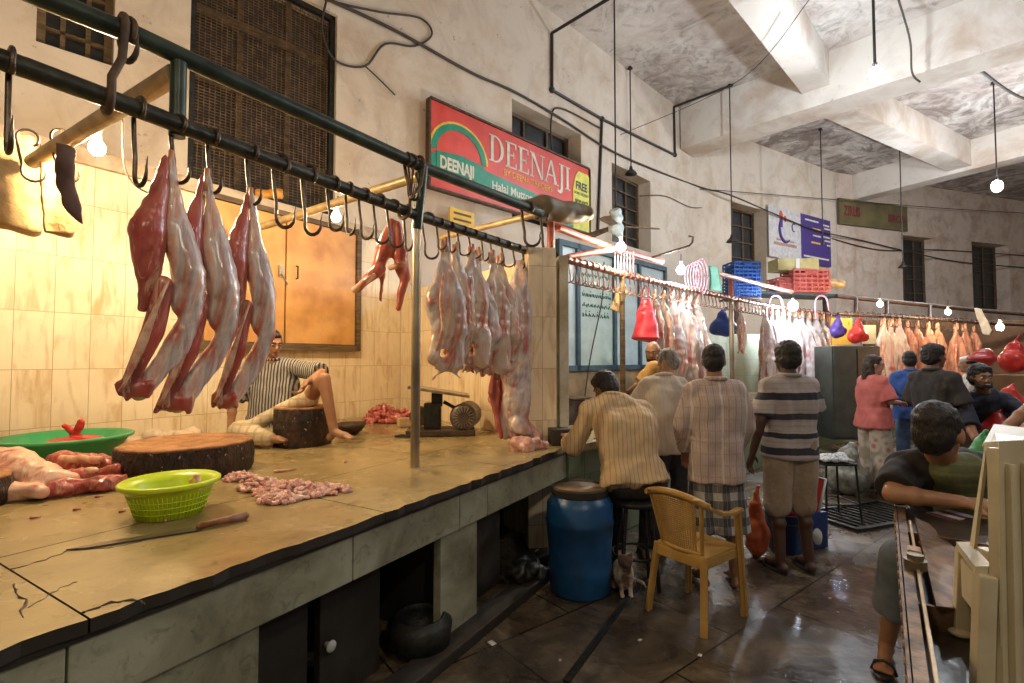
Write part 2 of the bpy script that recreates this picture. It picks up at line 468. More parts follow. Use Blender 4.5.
window(PM, AM, HM[0], .4, 'dark'); window(PF, AF, HF[0], .35, 'dark'); window(PF, AF, HF[1], .45, 'dark')
# blue framed light panels low on the left wall, above the second stall
M['blue_frame'] = mat('blue_grey_frame', (.05, .10, .13), .5, (.03, .06, .08), 9)
M['pale_pane'] = mat('pale_frosted_pane', (.50, .60, .62), .3, (.40, .50, .50), 4, 0, .05)
M['notice'] = mat('green_white_board', (.46, .55, .50), .5, (.38, .46, .40), 4, 0, .05)
M['green_ink'] = mat('green_ink', (.03, .16, .10), .6)
x0, x1 = sB(556), sB(662)
z0, z1 = 1.35, 3.72
r = thing('window_8', None, None, wloc(PB, AB, x0, -.08, z0), AB); tag(r, kind='structure')
w = x1 - x0; hh = z1 - z0
f = MB()
cols = [0, (sB(574) - x0), (sB(611) - x0), (sB(636) - x0), w]
for c in cols: f.box((c, 0, hh / 2), (.09, .09, hh))
f.box((w / 2, 0, .05), (w, .09, .1)).box((w / 2, 0, hh - .05), (w, .09, .1))
f.build('window_frame', M['blue_frame'], r)
for i in range(4):
    a, b_ = cols[i] + .045, cols[i + 1] - .045
    p = MB().box(((a + b_) / 2, .02, hh / 2), (b_ - a, .02, hh - .2)).build('window_pane', M['notice'] if i == 1 else M['pale_pane'], r)
    if i == 1:
        g = MB(); rr = random.Random(3)
        for row in range(5):
            x = a + .12
            while x < b_ - .15:
                ln = rr.uniform(.04, .12); z = hh - .55 - row * .19
                pts = [(x + ln * k / 5, .005, z + .035 * math.sin(k * 1.7 + row) + rr.uniform(-.01, .01)) for k in range(6)]
                g.tube(pts, .009, 5); 
                if rr.random() < .5: g.sph((x + ln / 2, .005, z + .07), .012, u=6, v=4)
                x += ln + .03
        g.build('painted_writing', M['green_ink'], r)
# brown dado of the second stall
M['dado'] = mat('brown_stained_dado', (.34, .23, .12), .5, (.16, .10, .05), 2.2, 0, .2, hi=.6)
o = MB().box(((sB(556) + sB(700)) / 2, -.02, .67), (sB(700) - sB(556), .06, 1.34)).build('baseboard_left', M['dado']); o.location = (PB[0], PB[1], 0); o.rotation_euler = (0, 0, AB); tag(o, kind='structure')
# ================================================================== PLATFORMS
def stonemat(name, a, b_, c_, rough=(.15, .45), sc=1.6):
    m, nt, b = newmat(name)
    v = coordnode(nt, world=True)
    col = ramp(nt, noi(nt, v, sc, 8, .62, .4), [(.33, b_), (.62, a)])
    col = mixc(nt, ramp(nt, noi(nt, v, sc * 5, 6, .7, 1), [(.55, (0, 0, 0)), (.78, (.8, .8, .8))]), col, c_)
    L(nt, col, b.inputs['Base Color'])
    L(nt, ramp(nt, noi(nt, v, sc * 1.3, 4), [(.35, (rough[0],) * 3), (.65, (rough[1],) * 3)]), b.inputs['Roughness'])
    bump(nt, b, noi(nt, v, 14, 6, .6), .25, .01)
    return m
M['slab'] = stonemat('greasy_stone_slab', (.37, .28, .13), (.24, .175, .075), (.11, .075, .035), (.12, .40))
M['fascia'] = stonemat('pale_green_stone', (.34, .34, .24), (.13, .12, .07), (.035, .03, .02), (.4, .7), 2.5)
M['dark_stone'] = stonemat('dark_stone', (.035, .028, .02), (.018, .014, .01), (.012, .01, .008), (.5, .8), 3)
M['black_edge'] = mat('dirty_black_edge', (.03, .025, .018), .5)
E0 = V((-.906, 1.77)); uE = V((.511, .8596)); nE = V((-.8596, .511))   # front edge of the platform
def EP(t, n=0, z=.86): p = E0 + uE * t + nE * n; return V((p.x, p.y, z))
ZT = .86
plat = thing('stone_platform', 'long stone butcher platform in front of the marble-tiled wall', 'platform', EP(0, 0, 0), math.atan2(uE.y, uE.x))
T1 = 2.42       # far end
def El(p):      # to platform local x (along), y (into the stall)
    d = V((p[0], p[1])) - E0; return V((d.dot(uE), d.dot(nE)))
back0 = El((-3.6 - .555 * 4, 3.52 - .832 * 4)); back1 = El(cA); pend = El((.44, 4.25))
# slab pieces with joints and a broken front edge
rr = random.Random(5)
def jag(x0, x1, y):
    n = max(2, int((x1 - x0) / .06)); return [(x0 + (x1 - x0) * i / n, y + (rr.uniform(-.012, .014) if 0 < i < n else 0)) for i in range(n + 1)]
lineB = lambda x: back0.y + (back1.y - back0.y) * (x - back0.x) / (back1.x - back0.x)
xj = El(AZ(83, 615, ZT)).x; yj = El(AZ(80, 538, ZT)).y
cuts = [-2.6, xj - .9, xj, .62, 1.75, T1]
ydiv = [-.02, yj, 1.75]
g = .003
for i in range(len(cuts) - 1):
    a, b_ = cuts[i] + g, cuts[i + 1] - g
    for j, y in enumerate(ydiv):
        if j < 2:
            ya, yb = y + (g if j else 0), ydiv[j + 1] - g
            poly = (jag(a, b_, ya) if j == 0 else [(a, ya), (b_, ya)]) + [(b_, yb), (a, yb)]
        else:
            yb0, yb1 = lineB(a) - .004, lineB(b_) - .004
            poly = [(a, y + g), (b_, y + g), (b_, yb1), (a, yb0)]
        o = MB().prism(poly, ZT - .038, ZT).build('slab', M['slab'], plat); o.data.materials.append(M['black_edge'])
        for f_ in o.data.polygons:
            if abs(f_.normal.z) < .5: f_.material_index = 1
# far triangle of the platform next to the partition
p_b = El(cA)
MB().prism([(T1 + g, 0), (pend.x, .0), (pend.x, pend.y), (p_b.x - .02, p_b.y - .05), (T1 + g, lineB(T1) - .004)], ZT - .055, ZT - .001).build('slab', M['slab'], plat)
MB().prism([(-2.6, .0), (pend.x, .0), (pend.x, .06), (p_b.x - .1, p_b.y - .1), (-2.6, lineB(-2.6) - .02)], ZT - .06, ZT - .039).build('mortar_bed', M['black_edge'], plat)
xs = [-2.6, -1.4, -.5, .46, 1.22, 1.5, 2.3, pend.x]
for i in range(len(xs) - 1):
    MB().box(((xs[i] + xs[i + 1]) / 2, .045, ZT - .155), (xs[i + 1] - xs[i] - .006, .07, .195), bevel=.006).build('fascia_stone', M['fascia'], plat)
crk = random.Random(9)
def crack(pts, w=.0022):
    q = [El(AZ(x, y, ZT)) for x, y in pts]; out = []
    for a_, b_ in zip(q, q[1:]):
        for k in range(6): out.append(V((*(a_.lerp(b_, k / 6) + V((crk.uniform(-.006, .006), crk.uniform(-.006, .006)))), ZT)))
    MB().tube(out, [w * crk.uniform(.5, 1.6) for _ in out], 5).build('crack', M['black_edge'], plat)
crack([(83, 613), (110, 603), (138, 600), (150, 606)], .004); crack([(10, 570), (45, 560), (83, 545)]); crack([(12, 585), (25, 600), (20, 622)], .003); crack([(30, 607), (60, 588), (82, 580)]); crack([(70, 551), (110, 548), (150, 540)], .0018)
# supports under the fascia: pixel columns -> x along the edge
def ex(px, z=.5):
    r = ray(px, 500); p = AL(px, 600, E0, uE); return El(p).x
for a, b_ in ((ex(104), ex(265)), (ex(445), ex(481))):
    MB().box(((a + b_) / 2, .055, .31), (b_ - a, .05, .62), bevel=.006).build('support_stone', M['fascia'], plat)
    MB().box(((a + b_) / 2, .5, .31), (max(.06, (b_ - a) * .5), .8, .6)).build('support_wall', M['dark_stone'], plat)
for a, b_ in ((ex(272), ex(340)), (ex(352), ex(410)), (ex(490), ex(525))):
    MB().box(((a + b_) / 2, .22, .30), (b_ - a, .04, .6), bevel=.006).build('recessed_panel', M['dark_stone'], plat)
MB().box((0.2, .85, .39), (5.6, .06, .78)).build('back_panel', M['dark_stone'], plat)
k = MB(); kx = ex(358)
k.cyl((kx, .20, .28), (kx, .17, .28), .012, seg=10).sph((kx, .165, .28), (.026, .012, .026))
M['white_pl'] = mat('white_plastic', (.6, .6, .58), .4, (.5, .5, .46), 6, 0, .05)
k.build('knob', M['white_pl'], plat, True)
# low curb at the foot
o = MB().box((1.35, -.02, .03), (3.4, .14, .06), bevel=.01).build('curb', M['dark_stone'], plat)
# second platform following the bend of the hall
E2 = [(.47, 4.02), (1.35, 4.9), (2.55, 6.2), (4.95, 8.6), (7.2, 10.0), (11.2, 11.0)]
M['green_tile'] = tilemat('dirty_green_tile', (.16, .20, .12), (.07, .09, .05), (.03, .03, .02), .3, .3, 0)
plat2 = thing('tiled_platform', 'second butcher platform curving away behind the customers', 'platform', (0, 0, 0))
bk = [(11.5, 14.4), (8.0, 14.3), (5.2, 12.8), (-1.2, 6.85)]
MB().prism([(p[0], p[1]) for p in E2] + bk, ZT - .06, ZT).build('slab', M['slab'], plat2)
for i in range(len(E2) - 1):
    a, b_ = V((*E2[i], (ZT - .06) / 2)), V((*E2[i + 1], (ZT - .06) / 2))
    n = V((-(b_ - a).y, (b_ - a).x, 0)).normalized() * .06
    MB().bar(a + n, b_ + n, .08, ZT - .07).build('front_panel', M['green_tile'], plat2)

# ================================================================== RAILS, PIPES, POLES
M['green_pipe'] = mat('dark_green_painted_pipe', (.045, .07, .055), .38, (.02, .03, .025), 9, .4, .2)
M['rail'] = mat('greasy_iron_rail', (.07, .075, .06), .38, (.025, .025, .02), 11, .6, .35)
M['red_pipe'] = mat('faded_red_pipe', (.55, .14, .09), .4, (.35, .08, .05), 8, .1, .2)
M['pink_rail'] = mat('worn_pink_steel', (.55, .32, .28), .32, (.28, .14, .12), 14, .5, .2)
M['yel_pipe'] = mat('yellowed_steel_pipe', (.50, .38, .20), .4, (.30, .2, .09), 7, .2, .2)
M['steel'] = mat('brushed_worn_steel', (.45, .38, .28), .33, (.22, .18, .12), 8, .8, .2, (1, 1, .3))
M['rust'] = mat('rusty_iron', (.12, .075, .045), .6, (.05, .035, .025), 14, .5, .3)
M['hook'] = mat('dark_iron_hook', (.13, .10, .075), .36, (.06, .045, .035), 25, .8, .2)
M['hook2'] = mat('pinkish_steel_hook', (.40, .25, .20), .33, (.2, .12, .1), 25, .7, .2)
ZR, ZU = 2.5, 2.8
R = [AZ(x, y, ZR) for x, y in ((-110, 22), (29, 69), (156, 116), (298, 171), (422, 217), (536, 254))]
R1 = AZ(559, 258, ZR)
def PX(p):
    v = V(p) - V((0, 0, CH)); f = v.y * math.cos(TH) + v.z * math.sin(TH); return 512 + F * v.x / f if f > .05 else -9999
def path_at(pts, px):
    """point of the polyline seen in picture column px"""
    for a, b_ in zip(pts, pts[1:]):
        if PX(a) <= px <= PX(b_):
            lo, hi = 0.0, 1.0
            for _ in range(30):
                m = (lo + hi) / 2
                if PX(a + (b_ - a) * m) < px: lo = m
                else: hi = m
            return a + (b_ - a) * lo, (b_ - a).normalized()
    return pts[-1].copy(), (pts[-1] - pts[-2]).normalized()
o = MB().tube(R + [R1], .034, 16).build('meat_rail', M['rail'], None, 'a'); tag(o, 'dark greasy hook rail over the first platform, nearest of the hook rails', 'rail')
R2 = [R1] + [AZ(x, y, ZR) for x, y in ((618, 273.5), (677, 287), (725, 297), (770, 306), (838, 315.5))]
o = MB().tube([R1 + (R2[1] - R1).normalized() * .02] + R2[1:], .034, 14).build('meat_rail', M['pink_rail'], None, 'a'); tag(o, 'worn pinkish hook rail running on over the customers heads', 'rail')
U = [AZ(x, y, ZU) for x, y in ((-40, -40), (45, -1), (137, 36), (288, 106), (425, 168), (541, 213))]
o = MB().tube(U, .037, 16).build('upper_pipe', M['green_pipe'], None, 'a'); tag(o, 'thick dark green upper pipe above the nearest hook rail', 'pipe')
U2 = [AZ(x, y, ZU) for x, y in ((558, 228), (612, 248), (662, 262))]
o = MB().tube(U2, .034, 14).build('upper_pipe', M['red_pipe'], None, 'a'); tag(o, 'faded red upper pipe beside the bright bulb', 'pipe')
U3 = [AZ(x, y, ZU) for x, y in ((716, 273), (792, 292))]
o = MB().tube(U3, .034, 12).build('upper_pipe', M['pink_rail'], None, 'a'); tag(o, 'pink upper pipe end in front of the blue crates', 'pipe')
# post between the pipes at left
pu = path_at(U, 179)[0]; pr = path_at(R, 179)[0]
o = MB().cyl((pu.x, pu.y, ZU - .03), (pu.x, pu.y, 2.46), .03, seg=16).build('hanger_post', M['green_pipe'], None, 'a'); tag(o, 'short green post joining upper pipe and hook rail at left', 'post')
pp = AZ(415, 467, ZT); pt = AZ(423, 166, 2.8)
pole = thing('steel_pole', 'worn steel pole standing on the near platform, carrying the rail', 'pole', pp)
MB().cyl((0, 0, 0), (0, 0, 1.6), .03, seg=18).build('pole_tube', M['steel'], pole, 'a')
MB().cyl((0, 0, 1.55), pt - pp, .034, seg=18).build('upper_sleeve', M['green_pipe'], pole, 'a')
# cross pipes
cross = lambda a, b_, r, m, lab: tag(MB().cyl(a, b_, r, seg=16).build('cross_pipe', m, None, 'a'), lab, 'pipe')
a = V((pu.x, pu.y, 2.73)); dcr = V((-.85, .53, 0))
cross(a + dcr * .03, a + dcr * 1.75, .04, M['yel_pipe'], 'thick yellowed cross pipe above the left bulb')
a = V((pt.x, pt.y, 2.74)); cross(a + V((-.8, .6, 0)) * .04, a + V((-.8, .6, 0)) * 2.3, .032, M['yel_pipe'], 'yellowed cross pipe reaching from the steel pole to the wall')
ub = path_at(U, 536)[0]; ub = U[-1]
cross(ub + V((-.75, .66, -.02)) * .05, ub + V((-.75, .66, 0)) * 1.3, .028, M['yel_pipe'], 'short brown cross pipe behind the clustered hooks')
# red post and brace
a = path_at(U2, 560)[0]; a = V((a.x, a.y, ZU))
o = MB().cyl((a.x - .1, a.y - .15, 2.88), (a.x - .1, a.y - .15, 2.5), .034, seg=14).build('hanger_post', M['red_pipe'], None, 'a'); tag(o, 'short red post above the end of the dark rail', 'post')
o = MB().cyl(AZ(568, 257, 2.53), AZ(625, 247, 2.8), .03, seg=12).build('brace_pipe', M['red_pipe'], None, 'a'); tag(o, 'slanting red brace pipe under the bright bulb', 'pipe')
for px, lab, m in ((622, 'brown wooden pole behind the crouching customer', M['old_wood']), (731, 'thin steel pole behind the plaid-shirted man', M['steel'])):
    p = path_at(R2, px)[0]
    o = MB().cyl((p.x, p.y, ZT), (p.x, p.y, ZR + .02), .03 if px < 700 else .035, seg=14).build('support_pole', m, None, 'a'); tag(o, lab, 'pole')
    if px > 700:
        o = MB().cyl((p.x, p.y, ZR + .03), (p.x, p.y, ZU + .02), .034, seg=12).build('hanger_post', M['red_pipe'], None, 'a'); tag(o, 'short dark red post over the thin steel pole', 'post')
# far hall frame
M['brown_pipe'] = mat('brown_iron_frame', (.10, .065, .05), .5, (.05, .03, .025), 8, .3, .2)
Q = [AZ(836, 297, 2.8), AZ(905, 303, 2.8), AZ(1000, 310, 2.8), AZ(1040, 312, 2.8)]
Q = [AY(836, 296, 10.0), AY(905, 303, 10.4), AY(985, 311, 10.9), AY(1045, 316, 11.3)]
o = MB().tube(Q, .045, 12).build('frame_pipe', M['brown_pipe'], None, 'a'); tag(o, 'brown top bar of the far stall frame', 'pipe')
Q2 = [AY(838, 314, 9.6), AY(905, 317, 9.9), AY(985, 323, 10.3), AY(1045, 326, 10.6)]
o = MB().tube(Q2, .035, 12).build('meat_rail', M['brown_pipe'], None, 'a'); tag(o, 'brown hook rail of the far stall', 'rail')
for px in (856, 887, 930):
    a, b_ = path_at(Q, px)[0], path_at(Q2, px)[0]
    o = MB().cyl(a, b_, .04, seg=10).build('hanger_post', M['brown_pipe'], None, 'a'); tag(o, 'short brown post linking the far frame bars', 'post', 'posts of the far stall frame')

# ================================================================== HOOKS
def hook_mesh(name, h=.27, r=.0065, w=.09, rr_=.042, mt=None, point=True):
    """S hook: origin at the rail centre; lies in local XZ"""
    pts = []
    for k in range(11):
        a = rad(-60) + rad(250) * k / 10
        pts.append((rr_ * math.cos(a), 0, rr_ * math.sin(a)))
    n0 = pts[-1]
    pts += [(-rr_ * .75, 0, -h * .35), (-rr_ * .45, 0, -h * .62)]
    cx, cz = w * .5 - rr_ * .45, -h + w * .5
    for k in range(9):
        a = rad(180) + rad(200) * k / 8
        pts.append((cx + w * .5 * math.cos(a), 0, cz + w * .5 * math.sin(a)))
    pts.append((cx + w * .56, 0, cz + w * .55))
    n = len(pts); rs = [r] * (n - 4) + [r * .9, r * .7, r * .45, r * .12]
    me = MB(); me.tube(pts, rs, 8)
    o = me.build(name, mt, None, True); return o
hk = hook_mesh('meat_hook', r=.0085, mt=M['hook']); hk2 = hook_mesh('meat_hook', .22, .0075, .10, .043, M['hook2'])
hk3 = hook_mesh('meat_hook', .16, .006, .07, .042, M['hook'])
used = {}
HKN = 0
def put_hook(proto, p, d, label, group=None, tw=0, sc=1):
    key = proto.name
    if used.get(key): o = proto.copy(); C.objects.link(o)
    else: o = proto; used[key] = True
    o.location = p; o.rotation_euler = (0, 0, math.atan2(d.y, d.x) - PI / 2 + tw); o.scale = (1, 1, sc)
    for k in list(o.keys()): del o[k]
    return tag(o, label, 'hook', group)
rh = random.Random(11)
singles = [(11, 'pointed iron hook at the extreme left end of the rail'), (139, 'empty iron hook between the giant hook and the first carcass')]
for px, lab in singles:
    p, d = path_at(R, px); put_hook(hk, p, d, lab, tw=rh.uniform(-.2, .2), sc=1.1)
meat_hooks = [178, 213, 252]
for px, wd in zip(meat_hooks, ('first', 'second', 'third')):
    p, d = path_at(R, px); put_hook(hk, p, d, 'iron hook holding the %s carcass from the left' % wd, tw=rh.uniform(-.2, .2), sc=.9)
p, d = path_at(R, 281); put_hook(hk, p, d, 'empty iron hook right of the third carcass, wide bend', tw=.5, sc=1.15)
p, d = path_at(R, 309); put_hook(hk, p, d, 'empty iron hook left of the wall bulb glare', tw=.4, sc=1.15)
for px in (333, 349, 364, 379, 393, 407):
    p, d = path_at(R, px); put_hook(hk, p, d, 'one of the empty iron hooks on the dark rail left of the pole', 'empty hooks left of the steel pole', rh.uniform(-.4, .6), .95)
p, d = path_at(R, 428); put_hook(hk, p, d, 'iron hook hanging in front of the steel pole', tw=.7)
for px in range(440, 536, 11):
    p, d = path_at(R, px); put_hook(hk, p, d, 'iron hook on the dark rail holding the packed row of carcasses', 'hooks over the packed carcass row', rh.uniform(-.4, .4), .7)
for px in (527, 538, 546, 555):
    p, d = path_at(R + [R1], px); put_hook(hk, p, d, 'empty dark hook at the far end of the dark rail', 'empty hooks at the end of the dark rail', rh.uniform(.2, .7), 1.0)
px = 566
while px < 660:
    p, d = path_at(R2, px); put_hook(hk2, p, d, 'empty hook on the pink rail near the bright bulb', 'empty hooks on the pink rail', rh.uniform(.1, .5), 1.0); px += 6.2 - (px - 566) * .02
while px < 765:
    p, d = path_at(R2, px); put_hook(hk2, p, d, 'small hook on the distant part of the pink rail', 'hooks on the distant rail', rh.uniform(.0, .5), .9); px += 3.6
while px < 836:
    p, d = path_at(R2, px); put_hook(hk3, p, d, 'small hook over the white carcasses', 'hooks over the white carcasses', rh.uniform(.0, .5), 1); px += 5
px = 846
while px < 990:
    p, d = path_at(Q2, px); put_hook(hk3, p, d, 'small hook on the far brown rail', 'hooks on the far brown rail', rh.uniform(.0, .5), 1.3); px += 5.5
# giant hooks linking upper pipe and rail
def big_hook(pts, r, lab, loc):
    o = MB().tube([V(p) - V(loc) for p in pts], r, 10).build('large_hook', M['rust'], None, True); o.location = loc; return tag(o, lab, 'hook')
def giant(px, lab, tw=1.0, r=.014):
    u, du = path_at(U, px + 14); q, dq = path_at(R, px)
    s = V((du.y, -du.x, 0))
    top = u; bot = q
    pts = []
    for k in range(9):
        a = rad(200) - rad(200) * k / 8
        pts.append(top + s * (.052 * math.cos(a)) + V((0, 0, .052 * math.sin(a))))
    pts.append(top + s * .05 + V((0, 0, -.08)) + (bot - top) * .2)
    pts.append(bot + s * .052 + V((0, 0, .06)))
    for k in range(8):
        a = rad(0) - rad(180) * k / 7
        pts.append(bot + s * (.052 * math.cos(a)) + V((0, 0, .052 * math.sin(a))))
    big_hook(pts, r, lab, top)
giant(108, 'giant double-ended iron hook tying the green pipe to the rail')
giant(404, 'bent pale iron hook left of the steel pole', r=.011)
# hook cluster at the pole, and at the red post
for i, (dx, lab) in enumerate(((.0, 'first rusty hook of the bunch hanging beside the steel pole'),)):
    pass
p, d = path_at(U, 411)
for k in range(4):
    o = hook_mesh('meat_hook', .24, .007, .08, .045, M['rust']); o.location = p + d * (k * .022 - .03); o.rotation_euler = (rh.uniform(-.15, .15), 0, math.atan2(d.y, d.x) - PI / 2 + rh.uniform(-.6, .6))
    tag(o, 'rusty hook in the bunch tied beside the steel pole', 'hook', 'bunch of rusty hooks by the pole')
p, d = path_at(U, 536)
for k, dd in enumerate((-.12, .12)):
    o = hook_mesh('large_hook', .32, .012, .13, .05, M['rust']); o.location = p + d * dd; o.rotation_euler = (0, 0, math.atan2(d.y, d.x) - PI / 2 + .5 + k)
    tag(o, ('thick bent hook left of the short red post', 'thick bent hook right of the short red post')[k], 'hook')
p, d = path_at(U, 127)
o = hook_mesh('large_hook', .12, .011, .09, .05, M['rust']); o.location = p; o.rotation_euler = (0, 0, math.atan2(d.y, d.x) - PI / 2 + .3); tag(o, 'short thick hook on the green pipe above the giant hook', 'hook')
# ================================================================== HANGING MEAT
RED, DRED, PINK, FAT, SILV, PALE = (.40, .04, .03), (.17, .012, .012), (.60, .22, .17), (.85, .66, .46), (.56, .53, .55), (.72, .58, .52)
M['carc1'] = meatmat('silvery_carcass', [(.36, RED), (.42, (.42, .14, .11)), (.47, (.38, .32, .33)), (.53, (.58, .53, .52)), (.60, (.58, .30, .25)), (.70, FAT)], 4.5)
M['carc_red'] = meatmat('red_muscle', [(.30, DRED), (.5, RED), (.62, (.42, .13, .09)), (.80, (.62, .38, .26))], 6)
M['carc2'] = meatmat('pale_carcass', [(.36, RED), (.42, (.48, .16, .11)), (.48, (.56, .40, .31)), (.54, (.50, .46, .42)), (.61, (.66, .55, .42)), (.72, (.50, .22, .17))], 6, vein=(.74, .62, .46))
M['carc3'] = meatmat('white_carcass', [(.36, (.28, .06, .06)), (.43, (.45, .24, .22)), (.49, (.46, .42, .42)), (.56, (.56, .50, .48)), (.66, (.40, .34, .36))], 7, vein=(.66, .62, .60))
M['carc4'] = meatmat('orange_carcass', [(.36, (.24, .05, .02)), (.44, (.46, .17, .09)), (.54, (.55, .29, .19)), (.66, (.40, .13, .08))], 6, vein=(.60, .38, .24))
M['bone'] = mat('bone_and_fat', (.72, .52, .34), .35, (.5, .16, .10), 16, 0, .2)
M['raw'] = meatmat('raw_red_meat', [(.30, DRED), (.45, (.34, .03, .03)), (.6, (.50, .10, .08)), (.78, (.62, .34, .26))], 12, (1, 1, 1))
M['fatty'] = meatmat('pink_fatty_meat', [(.30, (.34, .05, .05)), (.44, (.55, .20, .16)), (.58, (.66, .40, .33)), (.8, (.76, .60, .50))], 22, (1, 1, 1))
def carcass(kind, seed, s=1.0):
    """origin at the hook tip, hanging towards -z; x = along picture right"""
    r = random.Random(seed); j = lambda a: r.uniform(-a, a)
    root = thing('hanging_carcass', None, 'carcass')
    if kind == 'goat':
        b = MB()       # silvery right leg and loin
        b.cap((0, 0, .02), (.015, .01, -.10), .016, .022); b.cap((.015, .01, -.10), (.03, .01, -.27), .022, .062)
        b.cap((.03, .01, -.27), (.075, .0, -.46), .064, .070); b.cap((.075, 0, -.46), (.10, 0, -.62), .070, .040); b.sph((.07, 0, -.56), (.07, .05, .1))
        b.cap((.10, 0, -.64), (.03, .01, -.78), .042, .05); b.cap((.03, .01, -.78), (-.09, .0, -.96), .05, .036)
        blob('silvery_side', b, .011, M['carc1'], root, 2, lambda c, q=seed: .012 * noise.noise(V((c.x * 7 + q, c.y * 7, c.z * 5))) + .004 * noise.noise(c * 30))
        b = MB()       # red left leg
        b.cap((-.02, -.005, .01), (-.035, -.01, -.10), .014, .022); b.cap((-.035, -.01, -.10), (-.075, -.02, -.30), .026, .07)
        b.cap((-.075, -.02, -.30), (-.07, -.015, -.48), .072, .055); b.cap((-.07, -.015, -.48), (-.085, -.01, -.62), .045, .018)
        blob('red_leg', b, .011, M['carc_red'], root, 2, lambda c, q=seed: .012 * noise.noise(V((c.x * 7 + q, c.y * 7, c.z * 5))) + .004 * noise.noise(c * 30))
        b = MB()       # opened rib side
        b.cap((-.01, -.03, -.52), (-.05, -.03, -.72), .035, .042); b.cap((-.05, -.03, -.72), (-.13, -.02, -.93), .042, .03)
        b.sph((-.10, -.02, -.95), (.05, .035, .035))
        for k in range(6): b.cap((-.15 + k * .02 + j(.01), -.02 + j(.02), -.93), (-.16 + k * .022 + j(.01), -.02 + j(.02), -.965 - abs(j(.02))), .02, .012, 8)
        blob('rib_flap', b, .008, M['carc_red'], root, 1, lambda c, q=seed: .008 * noise.noise(V((c.x * 16 + q, c.y * 16, c.z * 6))))
        b = MB()
        for k in range(7):
            x = -.015 - k * .012
            b.tube([(x + .02, -.075, -.50 - k * .03), (x - .02, -.082, -.62 - k * .03), (x - .05, -.072, -.74 - k * .03), (x - .07 , -.055, -.82 - k * .022)], .006, 6)
        b.build('rib_bones', M['bone'], root, True)
        MB().cyl((0, 0, .05), (.0, 0, -.05), .011, .015, 8).build('shank_bone', M['bone'], root, True)
    elif kind == 'side':
        b = MB()
        w = r.uniform(.8, 1.1)
        b.cap((0, 0, .01), (.01 + j(.01), 0, -.13), .014, .026); b.cap((.01, 0, -.13), (.045 * w, .01, -.36), .03, .066)
        b.cap((.045 * w, .01, -.36), (.05 + j(.02), .0, -.58), .066, .062); b.cap((.05, 0, -.58), (.03 + j(.03), 0, -.78 + j(.03)), .06, .05)
        b.cap((-.015, 0, .0), (-.03, -.01, -.14), .012, .024); b.cap((-.03, -.01, -.14), (-.06 * w, -.02, -.38), .026, .055); b.cap((-.06 * w, -.02, -.38), (-.04, -.02, -.60), .055, .045)
        b.cap((-.04, -.02, -.6), (-.08 + j(.04), -.02, -.80 + j(.05)), .045, .034)
        for k in range(4): b.cap((j(.07), j(.03), -.76), (j(.09), j(.04), -.86 + j(.04)), .022, .01, 8)
        blob('meat_body', b, .013, None, root, 2, lambda c, q=seed: .018 * noise.noise(V((c.x * 8 + q, c.y * 8, c.z * 4))) - .022 * abs(noise.noise(V((c.x * 16 + q, c.y * 16, c.z * 3.5)))) + .006 * noise.noise(c * 30))
        MB().cyl((0, 0, .05), (.004, 0, -.05), .010, .014, 8).build('shank_bone', M['bone'], root, True); MB().cyl((-.02, 0, .03), (-.024, 0, -.05), .009, .012, 8).build('shank_bone', M['bone'], root, True)
        MB().tube([(-.02, -.055, -.2), (-.035, -.085, -.38), (-.02, -.075, -.55), (-.05, -.065, -.7)], [.006, .012, .012, .006], 7).build('fat_seam', M['bone'], root, True)
    return root
# three big carcasses at left
cview = lambda p: math.atan2(-p.x, p.y) * -1
def face_cam(p): return -math.atan2(p.x, p.y)
for px, py, bot, wd, sd in ((171, 162, 398, 'leftmost of the three large silvery and red carcasses on the left rail', 1), (207, 180, 411, 'middle of the three large carcasses on the left rail', 2), (251, 198, 408, 'large carcass on the left rail hanging in front of the seated butcher', 3)):
    p = path_at(R, px + 3)[0]; q = AY(px, py, p.y - .02)
    t = carcass('goat', sd); L_ = (q.z - AY(px, bot, p.y).z) / .99
    t.location = q; t.rotation_euler = (0, 0, face_cam(q)); t.scale = (L_ * .93 * (1.0 if sd < 3 else .82),) * 2 + (L_,)
    if sd == 3: t.scale = (L_ * .82, L_ * .9, L_)
    tag(t, wd, 'carcass', 'large carcasses on the left rail')
# small piece on the cross pipe, left of the pole
t = thing('hanging_meat', 'small forequarter of meat hanging just left of the steel pole', 'meat')
q = AY(391, 222, 3.75); t.location = q; t.rotation_euler = (0, 0, face_cam(q))
b = MB(); b.cap((.0, 0, 0), (-.04, 0, -.2), .03, .07); b.cap((-.04, 0, -.2), (-.1, 0, -.36), .065, .05); b.cap((-.08, -.03, -.36), (-.24, -.03, -.52), .045, .032); b.cap((.04, 0, -.02), (.07, 0, -.25), .028, .065); b.cap((.07, 0, -.25), (.10, 0, -.42), .06, .045); b.cap((.1, 0, -.42), (.06, 0, -.66), .04, .018); b.cap((-.06, 0, -.40), (-.07, 0, -.60), .02, .008)
blob('meat_body', b, .011, M['carc_red'], t, 2, nz(9, .014))
MB().cap((-.12, -.06, -.42), (-.25, -.06, -.53), .02, .026).cap((.0, -.06, -.36), (.09, -.07, -.33), .02, .02).build('limb_bone', M['bone'], t, True)
